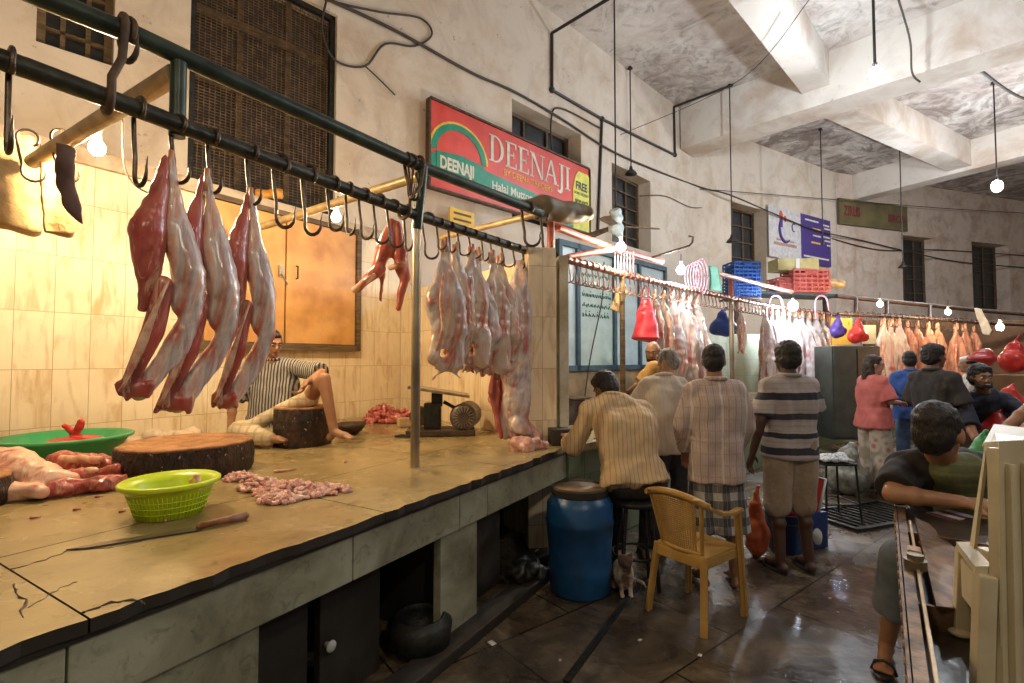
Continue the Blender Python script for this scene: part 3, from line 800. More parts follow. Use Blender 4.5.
# packed row behind the pole
c2 = []
for i, (px, bot) in enumerate(((447, 372), (459, 362), (471, 368), (481, 372), (491, 374), (501, 372))):
    p = path_at(R, px)[0]; q = V((p.x, p.y, p.z - .14)) 
    t = carcass('side', 20 + i); L_ = (q.z - AY(px, bot, p.y).z) / .84
    t.location = q + V((rr.uniform(-.02, .02), rr.uniform(-.02, .02), 0)); t.rotation_euler = (0, 0, face_cam(q) + rr.uniform(-.5, .3)); t.scale = (L_ * 1.25, L_ * 1.15, L_)
    for k in kids(t):
        if k.name.startswith('meat_body'): k.data.materials.append(M['carc2' if i % 3 else 'carc1'])
    tag(t, ('pale carcass nearest the steel pole, first of the packed row' if i == 0 else 'pale carcass squeezed in the middle of the packed row behind the pole'), 'carcass', 'packed carcass row')
    if i: t['group'] = 'carcasses squeezed in the middle of the row'
    else: del t['group']
# long carcass reaching the slab
p = path_at(R + [R1], 517)[0]; q = V((p.x, p.y, p.z - .12)); Z_ = AZ(512, 450, ZT)
t = thing('hanging_carcass', 'longest carcass hanging right down to the stone slab, beside the pillar', 'carcass', q, face_cam(q)); HL = q.z - ZT
b = MB()
b.cap((0, 0, 0), (-.02, 0, -.25), .02, .06); b.cap((-.02, 0, -.25), (.03, 0, -.6), .07, .09); b.cap((.04, 0, 0), (.06, 0, -.3), .02, .06); b.cap((.06, 0, -.3), (.06, 0, -.65), .065, .09)
b.cap((.03, 0, -.6), (.0, 0, -.85), .11, .12); b.cap((.0, 0, -.85), (-.02, 0, -1.2), .13, .14); b.cap((-.02, 0, -1.2), (.0, 0, -HL + .12), .14, .11)
b.cap((-.16, -.02, -.75), (-.20, -.03, -1.15), .03, .05); b.cap((-.20, -.03, -1.15), (-.10, -.03, -HL + .06), .045, .035); b.cap((0, -.03, -HL + .16), (.16, -.08, -HL + .06), .09, .05)
b.cap((.0, -.1, -1.35), (.06, -.12, -HL + .12), .07, .06)
blob('meat_body', b, .014, M['carc1'], t, 2, lambda c: .03 * noise.noise(V((c.x * 7, c.y * 7, c.z * 4))) + .008 * noise.noise(c * 25))
b = MB()
b.cap((-.17, -.06, -.72), (-.21, -.08, -1.1), .02, .032, 10); b.cap((-.21, -.08, -1.1), (-.13, -.09, -HL + .06), .03, .02, 10); b.cap((-.15, -.08, -1.0), (-.17, -.09, -1.4), .02, .016, 8)
blob('rib_flap', b, .01, M['carc_red'], t, 1, nz(14, .01))
# red side half hidden behind the row, at right
p = path_at(R + [R1], 527)[0]; q = V((p.x + .12, p.y + .35, p.z - .1))
t = carcass('side', 33); t.location = q; t.rotation_euler = (0, 0, face_cam(q)); t.scale = (.8, .8, .85)
for k in kids(t):
    if k.name.startswith('meat_body'): k.data.materials.append(M['carc4'])
tag(t, 'orange-red side of meat showing between the packed row and the pillar', 'carcass')
# distant groups
protoA = carcass('side', 41); protoB = carcass('side', 42); protoC = carcass('side', 43)
protos = [protoA, protoB, protoC]
for pr_ in protos: regkids(pr_)
firstuse = [True] * 3
def place_far(k, q, rz, sc, m, label, group):
    pr_ = protos[k]
    t = pr_.copy(); C.objects.link(t)
    for ch in KID[pr_.name]:
        c = ch.copy(); C.objects.link(c); c.parent = t
        if c.name.startswith('meat_body'):
            me = FM.get((k, m.name))
            if me is None:
                me = ch.data.copy(); me.materials.clear(); me.materials.append(m); FM[(k, m.name)] = me
            c.data = me
    t.location = q; t.rotation_euler = (0, 0, rz); t.scale = sc
    tag(t, label, 'carcass', group)
FM = {}
for i, px in enumerate((655, 664, 673, 683, 690, 697)):
    p = path_at(R2, px)[0]; q = V((p.x, p.y, p.z - .14)); L_ = (q.z - AY(px, (362, 372, 395, 400, 408, 410)[i], p.y).z) / .84
    place_far(i % 3, q, face_cam(q) + rh.uniform(-.4, .4), (L_ * 1.1, L_, L_), M['carc2'] if i not in (2, 4) else M['carc1'], 'brownish carcass hanging above the grey-haired and plaid-shirted men', 'brown carcasses beside the red bag')
p = path_at(R2, 741)[0]; q = V((p.x, p.y, p.z - .12)); place_far(1, q, 0, (.8, .8, .85), M['carc2'], 'single small carcass right of the thin steel pole', None)
for i, px in enumerate((766, 772, 778, 784, 790, 796)):
    p = path_at(R2, px)[0]; q = V((p.x, p.y, p.z - .1)); L_ = (q.z - AY(px, 388 + rh.uniform(-12, 12), p.y).z) / .84
    place_far(i % 3, q, face_cam(q) + rh.uniform(-.4, .4), (L_ * .9, L_ * .9, L_), M['carc3'], 'narrow white carcass under the brightest bulb', 'white carcasses under the brightest bulb')
for i, px in enumerate((804, 811, 818, 825, 832)):
    p = path_at(R2, px)[0]; q = V((p.x - .1, p.y - .1, p.z - .1)); L_ = (q.z - AY(px, 398 + rh.uniform(-10, 10), p.y).z) / .84
    place_far(i % 3, q, face_cam(q) + rh.uniform(-.4, .4), (L_ * 1.3, L_ * 1.1, L_), M['carc3'] if i < 3 else M['carc2'], 'broad whitish carcass right of the brightest bulb', 'broad carcasses at the end of the pink rail')
for i, (px, bot, m) in enumerate(((884, 400, 'carc2'), (892, 415, 'carc2'), (899, 420, 'carc2'), (908, 372, 'carc4'), (918, 380, 'carc4'), (929, 378, 'carc4'), (938, 376, 'carc4'), (957, 400, 'carc4'), (965, 405, 'carc4'), (974, 366, 'carc4'))):
    p = path_at(Q2, px)[0]; q = V((p.x, p.y, p.z - .12)); L_ = (q.z - AY(px, bot, p.y).z) / .84
    place_far(i % 3, q, face_cam(q) + rh.uniform(-.4, .4), (L_ * 1.1, L_, L_), M[m], ('greyish carcass on the far rail behind the woman' if i < 3 else 'orange-lit carcass on the far rail'), 'grey carcasses on the far rail' if i < 3 else 'orange carcasses on the far rail')
for pr_ in protos:
    for ch in kids(pr_): bpy.data.objects.remove(ch)
    bpy.data.objects.remove(pr_)

# ================================================================== ON THE NEAR SLAB
def oncounter(px, py, dz=0): return AZ(px, py, ZT) + V((0, 0, dz))
M['bark'] = mat('dark_greasy_bark', (.055, .026, .016), .5, (.015, .008, .006), 14, 0, .9, (1, 1, .5), .4, .62, bd=.03)
nt_ = M['bark'].node_tree; b_ = nt_.nodes['Principled BSDF']; src = b_.inputs['Base Color'].links[0].from_socket
L(nt_, mixc(nt_, ramp(nt_, noi(nt_, coordnode(nt_), 38, 2, .5), [(.69, (0, 0, 0)), (.71, (1, 1, 1))]), src, (.45, .32, .24)), b_.inputs['Base Color'])
def blockmat():
    m, nt, b = newmat('chopped_wood_top')
    v = coordnode(nt)
    s = N(nt, 'ShaderNodeTexWave', wave_type='RINGS', rings_direction='Z'); s.inputs['Scale'].default_value = 9; s.inputs['Distortion'].default_value = 3; L(nt, v, s.inputs['Vector'])
    col = ramp(nt, noi(nt, v, 9, 7, .65), [(.33, (.20, .075, .025)), (.6, (.50, .24, .09))])
    col = mixc(nt, mth(nt, 'MULTIPLY', s.outputs['Fac'], .25), col, (.22, .09, .04)); L(nt, col, b.inputs['Base Color']); b.inputs['Roughness'].default_value = .6
    bump(nt, b, noi(nt, v, 30, 5, .7), .7, .02); return m
M['block'] = blockmat()
def chopping(px, py, r, h, lab, seed):
    rn = random.Random(seed); ph = [rn.uniform(0, 6) for _ in range(3)]
    wob = lambda a, z: .03 * math.sin(3 * a + ph[0]) + .018 * math.sin(7 * a + ph[1]) + .01 * math.sin(17 * a + ph[2] + z * 30)
    t = thing('chopping_block', lab, 'chopping block', oncounter(px, py))
    MB().lathe([(r * .97, 0), (r, .02), (r * 1.01, h * .5), (r, h - .03), (r * .985, h - .012)], seg=72, wob=wob).build('trunk', M['bark'], t, 'a')
    b = MB(); b.lathe([(r * .98, h - .014), (r * .975, h), (r * .9, h + .002), (r * .6, h - .004), (r * .3, h - .008), (.01, h - .01)], seg=72, wob=wob); b.build('cut_top', M['block'], t, True)
    return t
chopping(186, 472, .355, .19, 'wide low round chopping block with orange-brown top', 1)
chopping(302, 444, .225, .31, 'tall dark stump-like chopping block in front of the seated butcher', 2)
chopping(-92, 512, .34, .14, 'chopping block cut off by the left edge of the picture', 3)
# green basin
M['green_pl'] = mat('green_plastic', (.05, .36, .13), .33, (.03, .26, .08), 5, 0, .05)
bl = oncounter(66, 461)
t = thing('plastic_basin', 'wide green plastic basin holding a red bag, against the wall', 'basin', bl); t.scale = (.86, .86, 1.15)
MB().lathe([(.26, 0), (.30, .01), (.40, .13), (.43, .135), (.435, .15), (.42, .155), (.395, .142), (.29, .02), (.05, .015)], seg=48).build('basin_bowl', M['green_pl'], t, True)
M['red_bag'] = mat('thin_red_plastic', (.62, .05, .03), .25, (.40, .02, .02), 9, 0, .3)
t = thing('plastic_bag', 'knotted red plastic bag lying in the green basin', 'bag', bl + V((.08, -.02, .02)))
b = MB(); b.sph((0, 0, .07), (.22, .19, .085)); b.cap((0, 0, .12), (.02, -.02, .20), .03, .02); b.cap((.01, 0, .16), (-.06, -.02, .22), .016, .022); b.cap((.01, 0, .17), (.05, -.02, .25), .018, .024)
blob('bag_body', b, .01, M['red_bag'], t, 1, nz(22, .012))
# colander
M['lime'] = mat('lime_plastic', (.52, .68, .02), .3, (.42, .56, .02), 5, 0, .05)
cl = oncounter(170, 514)
t = thing('colander', 'lime green plastic colander standing in front of the wide chopping block', 'colander', cl); t.scale = (.82, .82, 1.28)
b = MB(); b.lathe([(.145, 0), (.155, .004), (.195, .085), (.225, .105), (.238, .108), (.24, .118), (.228, .124), (.19, .092), (.15, .012), (.02, .008)], seg=56); b.build('bowl', M['lime'], t, True)
b = MB()
for k in range(60):
    a = 2 * PI * k / 60; b.tube([(.158 * math.cos(a), .158 * math.sin(a), .006), (.198 * math.cos(a), .198 * math.sin(a), .084)], .0025, 5)
for z in (.025, .045, .065): b.tube([((.157 + z * .49) * math.cos(2 * PI * k / 40), (.157 + z * .49) * math.sin(2 * PI * k / 40), z) for k in range(41)], .002, 5)
b.build('slotted_wall', M['lime'], t, True)
b = MB(); q = AZ(196, 479, ZT + .148) - cl; b.cap(q + V((0, 0, .01)), q + V((.02, -.01, -.03)), .016, .013); b.cap(q, q + V((-.03, .01, -.015)), .015, .01)
o = blob('meat_scrap', b, .007, M['fatty'], None, 1, nz(40, .005)); o.location = cl; tag(o, 'scrap of fat stuck on the rim of the lime colander', 'meat')
# knife
M['blade'] = mat('stained_steel_blade', (.16, .13, .10), .35, (.07, .05, .04), 14, .7, .2)
k0, k1, k2 = oncounter(66, 551), oncounter(205, 529), oncounter(245, 520)
t = thing('knife', 'long butcher knife with wooden handle lying before the colander', 'knife', k1)
d = (k2 - k0).normalized(); n = V((-d.y, d.x, 0)); w = .055
pl_ = [k0 - k1, k0 - k1 + d * .06 - n * .028, V((-.02, 0, 0)) - n * .035, V((0, 0, 0)) + n * .02, k0 - k1 + d * .1 + n * .012]
MB().prism([(p.x, p.y) for p in pl_], .003, .007).build('blade', M['blade'], t)
b = MB(); b.cap(V((0, 0, .016)) - d * .02, (k2 - k1) + V((0, 0, .018)), .013, .017); b.build('handle', mat('worn_handle_wood', (.30, .13, .05), .5, (.16, .06, .025), 20), t, True)
# meat slabs at left
M['shoulder'] = meatmat('pale_pink_shoulder', [(.36, (.50, .08, .06)), (.43, (.62, .24, .18)), (.5, (.70, .42, .32)), (.6, (.76, .54, .40)), (.75, (.62, .28, .2))], 6, (1, 1, 1), vein=(.80, .62, .45))
t = thing('meat_cut', 'big pale pink leg and shoulder of meat lying at the left edge of the slab', 'meat', oncounter(30, 480))
o = t.location; Lc = lambda px, py, z: AZ(px, py, ZT + z) - o
b = MB(); b.cap(Lc(-40, 470, .07), Lc(12, 470, .10), .12, .12); b.cap(Lc(12, 470, .10), Lc(45, 478, .08), .12, .08); b.cap(Lc(45, 480, .08), Lc(72, 480, .07), .065, .045)
b.cap(Lc(-30, 490, .05), Lc(40, 492, .045), .06, .045); b.sph(Lc(10, 478, .03), (.2, .14, .05))
blob('shoulder', b, .010, M['shoulder'], t, 2, lambda c: .03 * noise.noise(c * 6) - .012 * abs(noise.noise(c * 16)))
t2 = thing('meat_cut', 'second cut of dark red meat with ribs, right of the big pale shoulder', 'meat', oncounter(85, 480))
o = t2.location
b = MB(); b.cap(Lc(58, 460, .09), Lc(95, 462, .09), .05, .065); b.cap(Lc(95, 462, .09), Lc(120, 468, .075), .065, .05); b.cap(Lc(50, 490, .04), Lc(120, 482, .04), .05, .05); b.cap(Lc(60, 478, .05), Lc(118, 474, .06), .05, .05)
blob('meat_body', b, .009, M['raw'], t2, 1, lambda c: .03 * noise.noise(c * 9) - .02 * abs(noise.noise(c * 19)) + .006 * noise.noise(c * 40))
b = MB(); b.cap(Lc(62, 458, .13), Lc(98, 460, .135), .02, .024, 10); b.sph(Lc(92, 470, .12), (.035, .03, .02)); blob('fat_cap', b, .009, M['bone'], t2, 1, nz(20, .008))
# minced piles (countless)
def pile(name, lab, cells, m, r=(.008, .016), seed=1, hmax=.035):
    rn = random.Random(seed); b = MB()
    for (px, py, spread, n, h) in cells:
        c = oncounter(px, py)
        for k in range(n):
            a = rn.uniform(0, 2 * PI); q = math.sqrt(rn.random()); x = q * spread * math.cos(a); y = q * spread * .75 * math.sin(a)
            s_ = rn.uniform(*r); z = s_ * .6 + rn.random() * h * (1 - q * q)
            rot = Matrix.Rotation(rn.uniform(0, 3), 3, (rn.random() - .5, rn.random() - .5, rn.random()))
            b.sph(c + V((x, y, z)), (s_ * 1.5, s_, s_ * .7), rot, 7, 5)
    o = b.build(name, m, None, True); return tag(o, lab, 'meat', kind='stuff')
pile('chopped_meat', 'loose pile of pink chopped meat right of the colander', [(292, 494, .19, 520, .055), (262, 489, .12, 200, .05), (240, 480, .09, 110, .04), (326, 492, .12, 150, .03), (280, 501, .10, 130, .03)], M['fatty'], seed=4)
pile('meat_chunks', 'heap of red meat chunks by the back wall left of the steel pole', [(382, 422, .20, 150, .17), (402, 423, .16, 80, .12)], M['raw'], (.02, .04), 5)
b = MB(); q = oncounter(275, 473, .01); b.cap(q, q + V((.10, .06, 0)), .009, .006); o = b.build('fat_strip', M['bone'], None, True); tag(o, 'thin pale strip of fat above the chopped pile', 'meat')
for px, py, lab in ((531, 449, 'pale offal heap next to the pillar'),):
    t = thing('offal', lab, 'meat', oncounter(px, py)); b = MB(); rn = random.Random(8)
    for k in range(9): b.sph((rn.uniform(-.12, .12), rn.uniform(-.1, .1), rn.uniform(.02, .07)), rn.uniform(.04, .065), u=10, v=8)
    blob('offal_lump', b, .012, M['fatty'], t, 1, nz(14, .02))
b = MB(); rn = random.Random(2)
q = oncounter(152, 446)
for k in range(16): b.sph(q + V((rn.uniform(-.28, .28), rn.uniform(-.05, .18), rn.uniform(.01, .10))), (.09, .07, rn.uniform(.03, .06)), u=10, v=8)
M['clear'] = mat('milky_plastic_sheet', (.62, .50, .38), .25, (.55, .42, .32), 14, 0, .4)
o = blob('plastic_sheet', b, .014, M['clear'], None, 1, nz(18, .02)); tag(o, 'crumpled milky plastic sheet behind the wide chopping block', 'plastic sheet')
for i, (px, py, s_) in enumerate(((31, 519, 1), (74, 511, .7), (120, 513, .5), (345, 463, .5), (96, 498, .8))):
    q = oncounter(px, py, .006); b = MB(); b.cap(q, q + V((.03 * s_, .01, 0)), .006, .003, 8); o = b.build('meat_scrap', M['raw'], None, True); tag(o, 'tiny red meat scrap on the bare slab', 'meat', 'tiny scraps on the slab')
q = oncounter(163, 521, .008); o = blob('meat_scrap', MB().cap(q, q + V((.05, .02, 0)), .012, .009).sph(q + V((.02, -.01, 0)), .012), .006, M['fatty'], None, 1, nz(40, .004)); tag(o, 'pale shred of fat between colander and knife', 'meat')
# mincer / saw by the partition
M['motor'] = mat('grimy_motor_paint', (.16, .13, .11), .45, (.05, .035, .03), 8, .4, .2)
q = oncounter(452, 434); fw = -face_cam(q)
t = thing('meat_saw', 'small dark motor-driven meat machine with a tilted steel table', 'machine', q, face_cam(q))
MB().box((-.1, 0, .03), (.62, .34, .05), bevel=.008).build('base_board', M['rust'], t)
for x in (-.32, .15): MB().cyl((x, -.1, 0), (x, -.1, .02), .02, seg=10).build('foot', M['dark_metal'], t)
b = MB(); b.box((-.18, .02, .17), (.16, .16, .24), bevel=.02); b.box((-.14, .02, .32), (.1, .1, .12)); b.bar((-.08, .02, .3), (.1, .02, .2), .04, .03); b.build('machine_body', M['dark_metal'], t)
MB().box((-.12, 0, .40), (.56, .34, .025), rot=Matrix.Rotation(rad(9), 3, 'Y'), bevel=.005).build('steel_table', M['steel'], t)
mo = MB(); mo.cyl((.1, -.14, .17), (.16, .16, .17), .125, seg=28); mo.sph((.1, -.14, .17), (.115, .03, .115)); mo = mo.build('motor', M['motor'], t, 'a')
b = MB()
for k in range(18): a = 2 * PI * k / 18; b.box((.1 + .075 * math.cos(a), -.172, .17 + .075 * math.sin(a)), (.045, .006, .006), rot=Matrix.Rotation(-a, 3, 'Y'))
b.build('fan_grille', M['steel'], mo)
MB().cyl((-.3, -.05, .17), (-.3, .05, .17), .09, seg=24).build('pulley', M['rust'], t, 'a')
MB().tube([(-.26, -.14, .05), (-.4, -.2, .012), (-.5, -.17, .012), (-.46, -.1, .012), (-.3, -.12, .012)], .009, 8).build('power_cable', M['dark_metal'], t, True)
o = MB().box(oncounter(404, 427, .05), (.13, .08, .09), rz=.6, bevel=.01).build('cardboard_piece', mat('pale_cardboard', (.5, .38, .22), .8, (.4, .28, .15)), None); tag(o, 'pale torn piece of cardboard before the meat chunks', 'cardboard')
# dark bowl behind stump
t = thing('metal_bowl', 'small dark bowl behind the tall stump block', 'bowl', oncounter(350, 434)); MB().lathe([(.07, 0), (.12, .05), (.15, .10), (.14, .10), (.11, .055), (.02, .01)], seg=24).build('bowl', M['rust'], t, True)
# cabinet on the wall
M['cab'] = mat('worn_orange_plywood', (.60, .31, .09), .42, (.42, .19, .05), 3, 0, .1, (1, 1, 1), .35, .6)
ca = AL(262, 345, PA, dA); cb = AL(351, 345, PA, dA); 
wcb = (V((cb.x, cb.y)) - V((ca.x, ca.y))).length; zb, zt = AL(315, 345, PA, dA).z, AL(300, 222, PA, dA).z
t = thing('wall_cabinet', 'orange plywood two-door cupboard on the tiled wall', 'cupboard', V((ca.x, ca.y, zb)) - V((nA.x, nA.y, 0)) * .06, AA)
hcab = zt - zb; xc = (V((AL(281, 300, PA, dA).x, AL(281, 300, PA, dA).y)) - V((ca.x, ca.y))).length
MB().box((wcb / 2 - .3, .035, hcab / 2), (wcb + .6, .05, hcab)).build('carcass_box', M['old_wood'], t)
f = MB(); f.box((wcb / 2 - .3, -.0, -.03), (wcb + .7, .09, .07)).box((wcb + .03, 0, hcab / 2), (.06, .09, hcab + .12)).box((wcb / 2 - .3, 0, hcab + .02), (wcb + .7, .09, .05)); f.build('cupboard_frame', M['old_wood'], t)
d1 = MB().box(((xc + wcb) / 2, -.005, hcab / 2), (wcb - xc - .02, .03, hcab - .02), bevel=.004).build('door', M['cab'], t)
d0 = MB().box(((xc - .6) / 2, -.005, hcab / 2), (xc + .58, .03, hcab - .02), bevel=.004).build('door', M['cab'], t)
MB().tube([(xc + .12, -.02, hcab * .52), (xc + .12, -.05, hcab * .52), (xc + .12, -.05, hcab * .62), (xc + .12, -.02, hcab * .62)], .008, 8).build('handle', M['dark_metal'], d1)
MB().box((xc - .06, -.03, hcab * .56), (.05, .02, .12)).tube([(xc - .06, -.045, hcab * .54), (xc + .01, -.05, hcab * .46)], .008, 6).build('latch', M['steel'], d0)
# cloth bundles on the cross pipe at upper left
M['canvas'] = mat('yellow_beige_canvas', (.58, .42, .20), .85, (.40, .26, .11), 5, 0, .5, bd=.03)
M['grey_cloth'] = mat('brownish_grey_cloth', (.16, .10, .09), .85, (.09, .055, .05), 6, 0, .4)
def cloth(name, pts, D, m, lab, th=.06, seed=0, cat='cloth'):
    p0 = AY(pts[0][0], pts[0][1], D); poly = []
    bm = MB(); rn = random.Random(seed)
    rz = face_cam(p0); Mi = Matrix.Rotation(-rz, 3, 'Z')
    loc = [Mi @ (AL(x, y, (p0.x, p0.y), (math.cos(rz), math.sin(rz))) - p0) for x, y in pts]
    bm.plate([(q.x, q.z) for q in loc], -th / 2, th / 2)
    me = remesh(bm, .014, 3, lambda c: .022 * noise.noise(V((c.x * 9 + seed, 0, c.z * 2.5 + seed))) + .008 * noise.noise(c * 16)); me.name = name
    o = link(name, me, m); o.location = p0; o.rotation_euler = (0, 0, rz); return tag(o, lab, cat)
cloth('canvas_bag', [(-30, 150), (10, 134), (33, 140), (42, 178), (41, 234), (20, 232), (-30, 216)], 2.9, M['canvas'], 'beige canvas bag hanging at the upper left edge', .16, 1, 'bag')
cloth('canvas_apron', [(40, 145), (58, 150), (62, 190), (75, 222), (72, 236), (42, 234)], 2.85, M['canvas'], 'pale yellow canvas hanging next to the beige bag', .07, 5)
cloth('grey_rag', [(56, 143), (76, 150), (78, 190), (84, 207), (83, 224), (76, 220), (66, 208), (60, 185)], 2.5, M['grey_cloth'], 'brownish grey rag hanging beside the pale canvas', .05, 9, 'rag')
for px in (28, 62):
    q = AY(px, 138, 2.75); o = hook_mesh('meat_hook', .24, .007, .1, .047, M['hook']); o.location = q; o.rotation_euler = (0, 0, .3 + px * .01); tag(o, 'iron hook on the cross pipe over the %s' % ('beige canvas bag' if px < 40 else 'grey rag'), 'hook')
# ================================================================== PEOPLE
SK = {}
def skinmat(name, c):
    return mat(name, c, .5, tuple(x * .72 for x in c), 6, 0, .12, sub=.05)
SK['brown'] = skinmat('brown_skin', (.30, .145, .075)); SK['dark'] = skinmat('dark_brown_skin', (.17, .08, .045)); SK['shaded'] = skinmat('shaded_brown_skin', (.085, .042, .026)); SK['light'] = skinmat('light_skin', (.52, .30, .21)); SK['tan'] = skinmat('tan_skin', (.40, .20, .105))  # darkest brown has the shade over the polo man's legs put into it
M['hair'] = mat('black_hair', (.018, .013, .011), .55, (.008, .006, .005), 40, 0, .6, (1, 1, .3))
M['grey_hair'] = mat('grey_hair', (.30, .27, .24), .6, (.10, .09, .08), 40, 0, .6, (1, 1, .4))
M['eye'] = mat('eye_white', (.6, .57, .52), .2, bmp=0); M['lip'] = mat('lips', (.26, .09, .07), .5, bmp=0)
def stand(x, y, face, H=1.68, arms='down', head=None, lean=0, headpitch=0, z0=0, ov=None):
    """joints of a standing figure; face = degrees of turn from looking away from the camera (+ = to the left)"""
    s = H / 1.68
    J = dict(pel=(0, 0, .92), chest=(0, lean * .6, 1.26), nb=(0, lean - .01, 1.43), head=(0, lean + .03, 1.56),
             sL=(-.152, lean, 1.35), sR=(.152, lean, 1.35), hL=(-.09, 0, .88), hR=(.09, 0, .88), kL=(-.10, .02, .48), kR=(.10, .02, .48), aL=(-.11, -.02, .08), aR=(.11, -.02, .08), tL=(-.13, .15, .03), tR=(.13, .15, .03))
    J.update(eL=(-.215, lean + .01, 1.10), eR=(.215, lean + .01, 1.10), wL=(-.235, lean + .10, .86), wR=(.235, lean + .10, .86))
    if arms == 'front': J.update(eL=(-.23, lean + .04, 1.12), eR=(.23, lean + .04, 1.12), wL=(-.10, .27, 1.10), wR=(.10, .27, 1.10))
    if ov: J.update(ov)
    a = rad(face); R_ = Matrix.Rotation(a, 3, 'Z')
    J = {k: R_ @ (V(v) * s) + V((x, y, z0)) for k, v in J.items()}
    hf = rad(head if head is not None else face)
    J['f'] = V((-math.sin(hf) * math.cos(headpitch), math.cos(hf) * math.cos(headpitch), math.sin(headpitch)))
    J['s'] = s; J['root'] = V((x, y, z0)); return J
def hand(b, w, el, palm, curl=.5, s=1.0, sideflip=1, grip=None):
    """palm + four fingers + thumb added to the builder"""
    d = (V(palm['d']) if 'd' in palm else (w - el)).normalized()
    n = V(palm.get('n', (0, 0, -1))); n = (n - d * n.dot(d)).normalized(); sd = d.cross(n).normalized() * sideflip
    for k in range(4):
        o = sd * ((k - 1.5) * .021) * s
        b.cap(w + o * .55, w + d * .085 * s + o, .016 * s, .0135 * s, 8)
    ln = (.062, .075, .070, .055)
    for k in range(4):
        o = sd * ((k - 1.5) * .023) * s
        p = w + d * .088 * s + o; l = ln[k] * s
        d1 = (d * math.cos(curl * .7) + n * math.sin(curl * .7)); d2_ = (d * math.cos(curl * 1.7) + n * math.sin(curl * 1.7)); 
        p1 = p + d1 * l * .5; p2 = p1 + d2_ * l * .55
        b.cap(p, p1, .0095 * s, .0088 * s, 8); b.cap(p1, p2, .0088 * s, .007 * s, 8)
    p = w + d * .025 * s - sd * .03 * s; p1 = p + (d * .6 - sd * .7 + n * .35).normalized() * .038 * s; p2 = p1 + (d * .9 - sd * .15 + n * .4).normalized() * .032 * s
    b.cap(p, p1, .013 * s, .011 * s, 8); b.cap(p1, p2, .0105 * s, .008 * s, 8)
def person(lab, J, skin='brown', hair='short', hairmat=None, vox=.011, fat=1.0, hands=None, feet=True, face=False, beard=False, group=None, sandals=None, legs=True, root=None):
    rt = V(root) if root is not None else V(J['root'])
    s = J.get('s', 1); P = {k: V(v) - rt for k, v in J.items() if k not in ('s', 'root', 'f')}
    f = V(J['f']).normalized()
    t = thing('person', lab, 'person', rt)
    t['group'] = group if group else ''
    if not group: del t['group']
    sk = SK[skin]
    b = MB()
    sh = (P['sR'] - P['sL']).normalized(); hp = (P['hR'] - P['hL']).normalized()
    up = (P['nb'] - P['pel']).normalized(); fw = up.cross(sh) * -1
    fw = sh.cross(up) * -1
    # torso
    for q in (-1, 1):
        b.cap(P['pel'] + hp * q * .06 * s, P['chest'] + sh * q * .075 * s, .092 * s * fat, .098 * s * fat)
        b.cap(P['chest'] + sh * q * .075 * s, P['nb'] + sh * q * .06 * s - up * .07 * s, .095 * s * fat, .06 * s)
    b.cap(P['sL'] * .93 + P['nb'] * .07, P['sR'] * .93 + P['nb'] * .07, .058 * s, .058 * s)
    b.cap(P['nb'] - up * .06 * s, P['head'] - f * .015 * s - V((0, 0, .04)) * s, .058 * s, .052 * s)
    for q in 'LR':
        b.cap(P['nb'] - up * .01, P['s' + q], .045 * s, .05 * s)
        b.cap(P['s' + q], P['e' + q], .050 * s * fat ** .5, .039 * s); b.cap(P['e' + q], P['w' + q], .039 * s, .026 * s)
        m = P['e' + q] * .7 + P['w' + q] * .3; b.sph(m, .041 * s)
        hd = (hands or {}).get(q, {})
        hand(b, P['w' + q], P['e' + q], hd, hd.get('curl', .5), s, 1 if q == 'L' else -1)
        if legs:
            b.cap(P['h' + q], P['k' + q], .085 * s * fat ** .5, .055 * s); b.cap(P['k' + q], P['a' + q], .053 * s, .036 * s)
            b.sph(P['k' + q] * .68 + P['a' + q] * .32 - fw * .012 * s, (.050 * s,) * 3)
            if feet:
                b.cap(P['a' + q], P['a' + q] * .35 + P['t' + q] * .65 + V((0, 0, -.005)), .034 * s, .03 * s); b.cap(P['a' + q] * .35 + P['t' + q] * .65, P['t' + q], .032 * s, .02 * s)
                hl = P['a' + q] - (P['t' + q] - P['a' + q]).normalized() * .035 * s; hl.z = min(hl.z, P['a' + q].z - .04 * s); b.sph(hl, .033 * s)
                fd = (P['t' + q] - P['a' + q]); fd.z = 0; fd.normalize(); fs = V((-fd.y, fd.x, 0))
                for k in range(5): b.cap(P['t' + q] + fs * (k - 2) * .016 * s - fd * .02, P['t' + q] + fs * (k - 2) * .017 * s + fd * .025 * s - V((0, 0, .006)), .011 * s, .009 * s, 8)
    # head: z up of head
    H_ = P['head']; hu = V((0, 0, 1)) - f * f.z; hu.normalize(); hs = f.cross(hu).normalized()
    RM = Matrix((hs, f, hu)).transposed()
    hp_ = lambda x, y, z: H_ + (hs * x + f * y + hu * z) * s
    b.sph(hp_(0, -.008, .025), (.073 * s, .092 * s, .092 * s), RM, 20, 14)
    b.sph(hp_(0, .028, -.035), (.056 * s, .062 * s, .072 * s), RM, 16, 12)
    b.sph(hp_(0, .062, -.085), (.028 * s, .026 * s, .022 * s), RM)
    b.cap(hp_(0, .084, .012), hp_(0, .104, -.022), .009 * s, .0145 * s, 8); b.sph(hp_(0, .083, .028), (.05 * s, .012 * s, .012 * s), RM)
    for q in (-1, 1):
        b.sph(hp_(q * .074, -.005, -.005), (.011 * s, .021 * s, .032 * s), RM); b.sph(hp_(q * .038, .066, -.02), (.02 * s, .016 * s, .018 * s), RM)
    body = blob('body', b, vox, sk, t, 2)
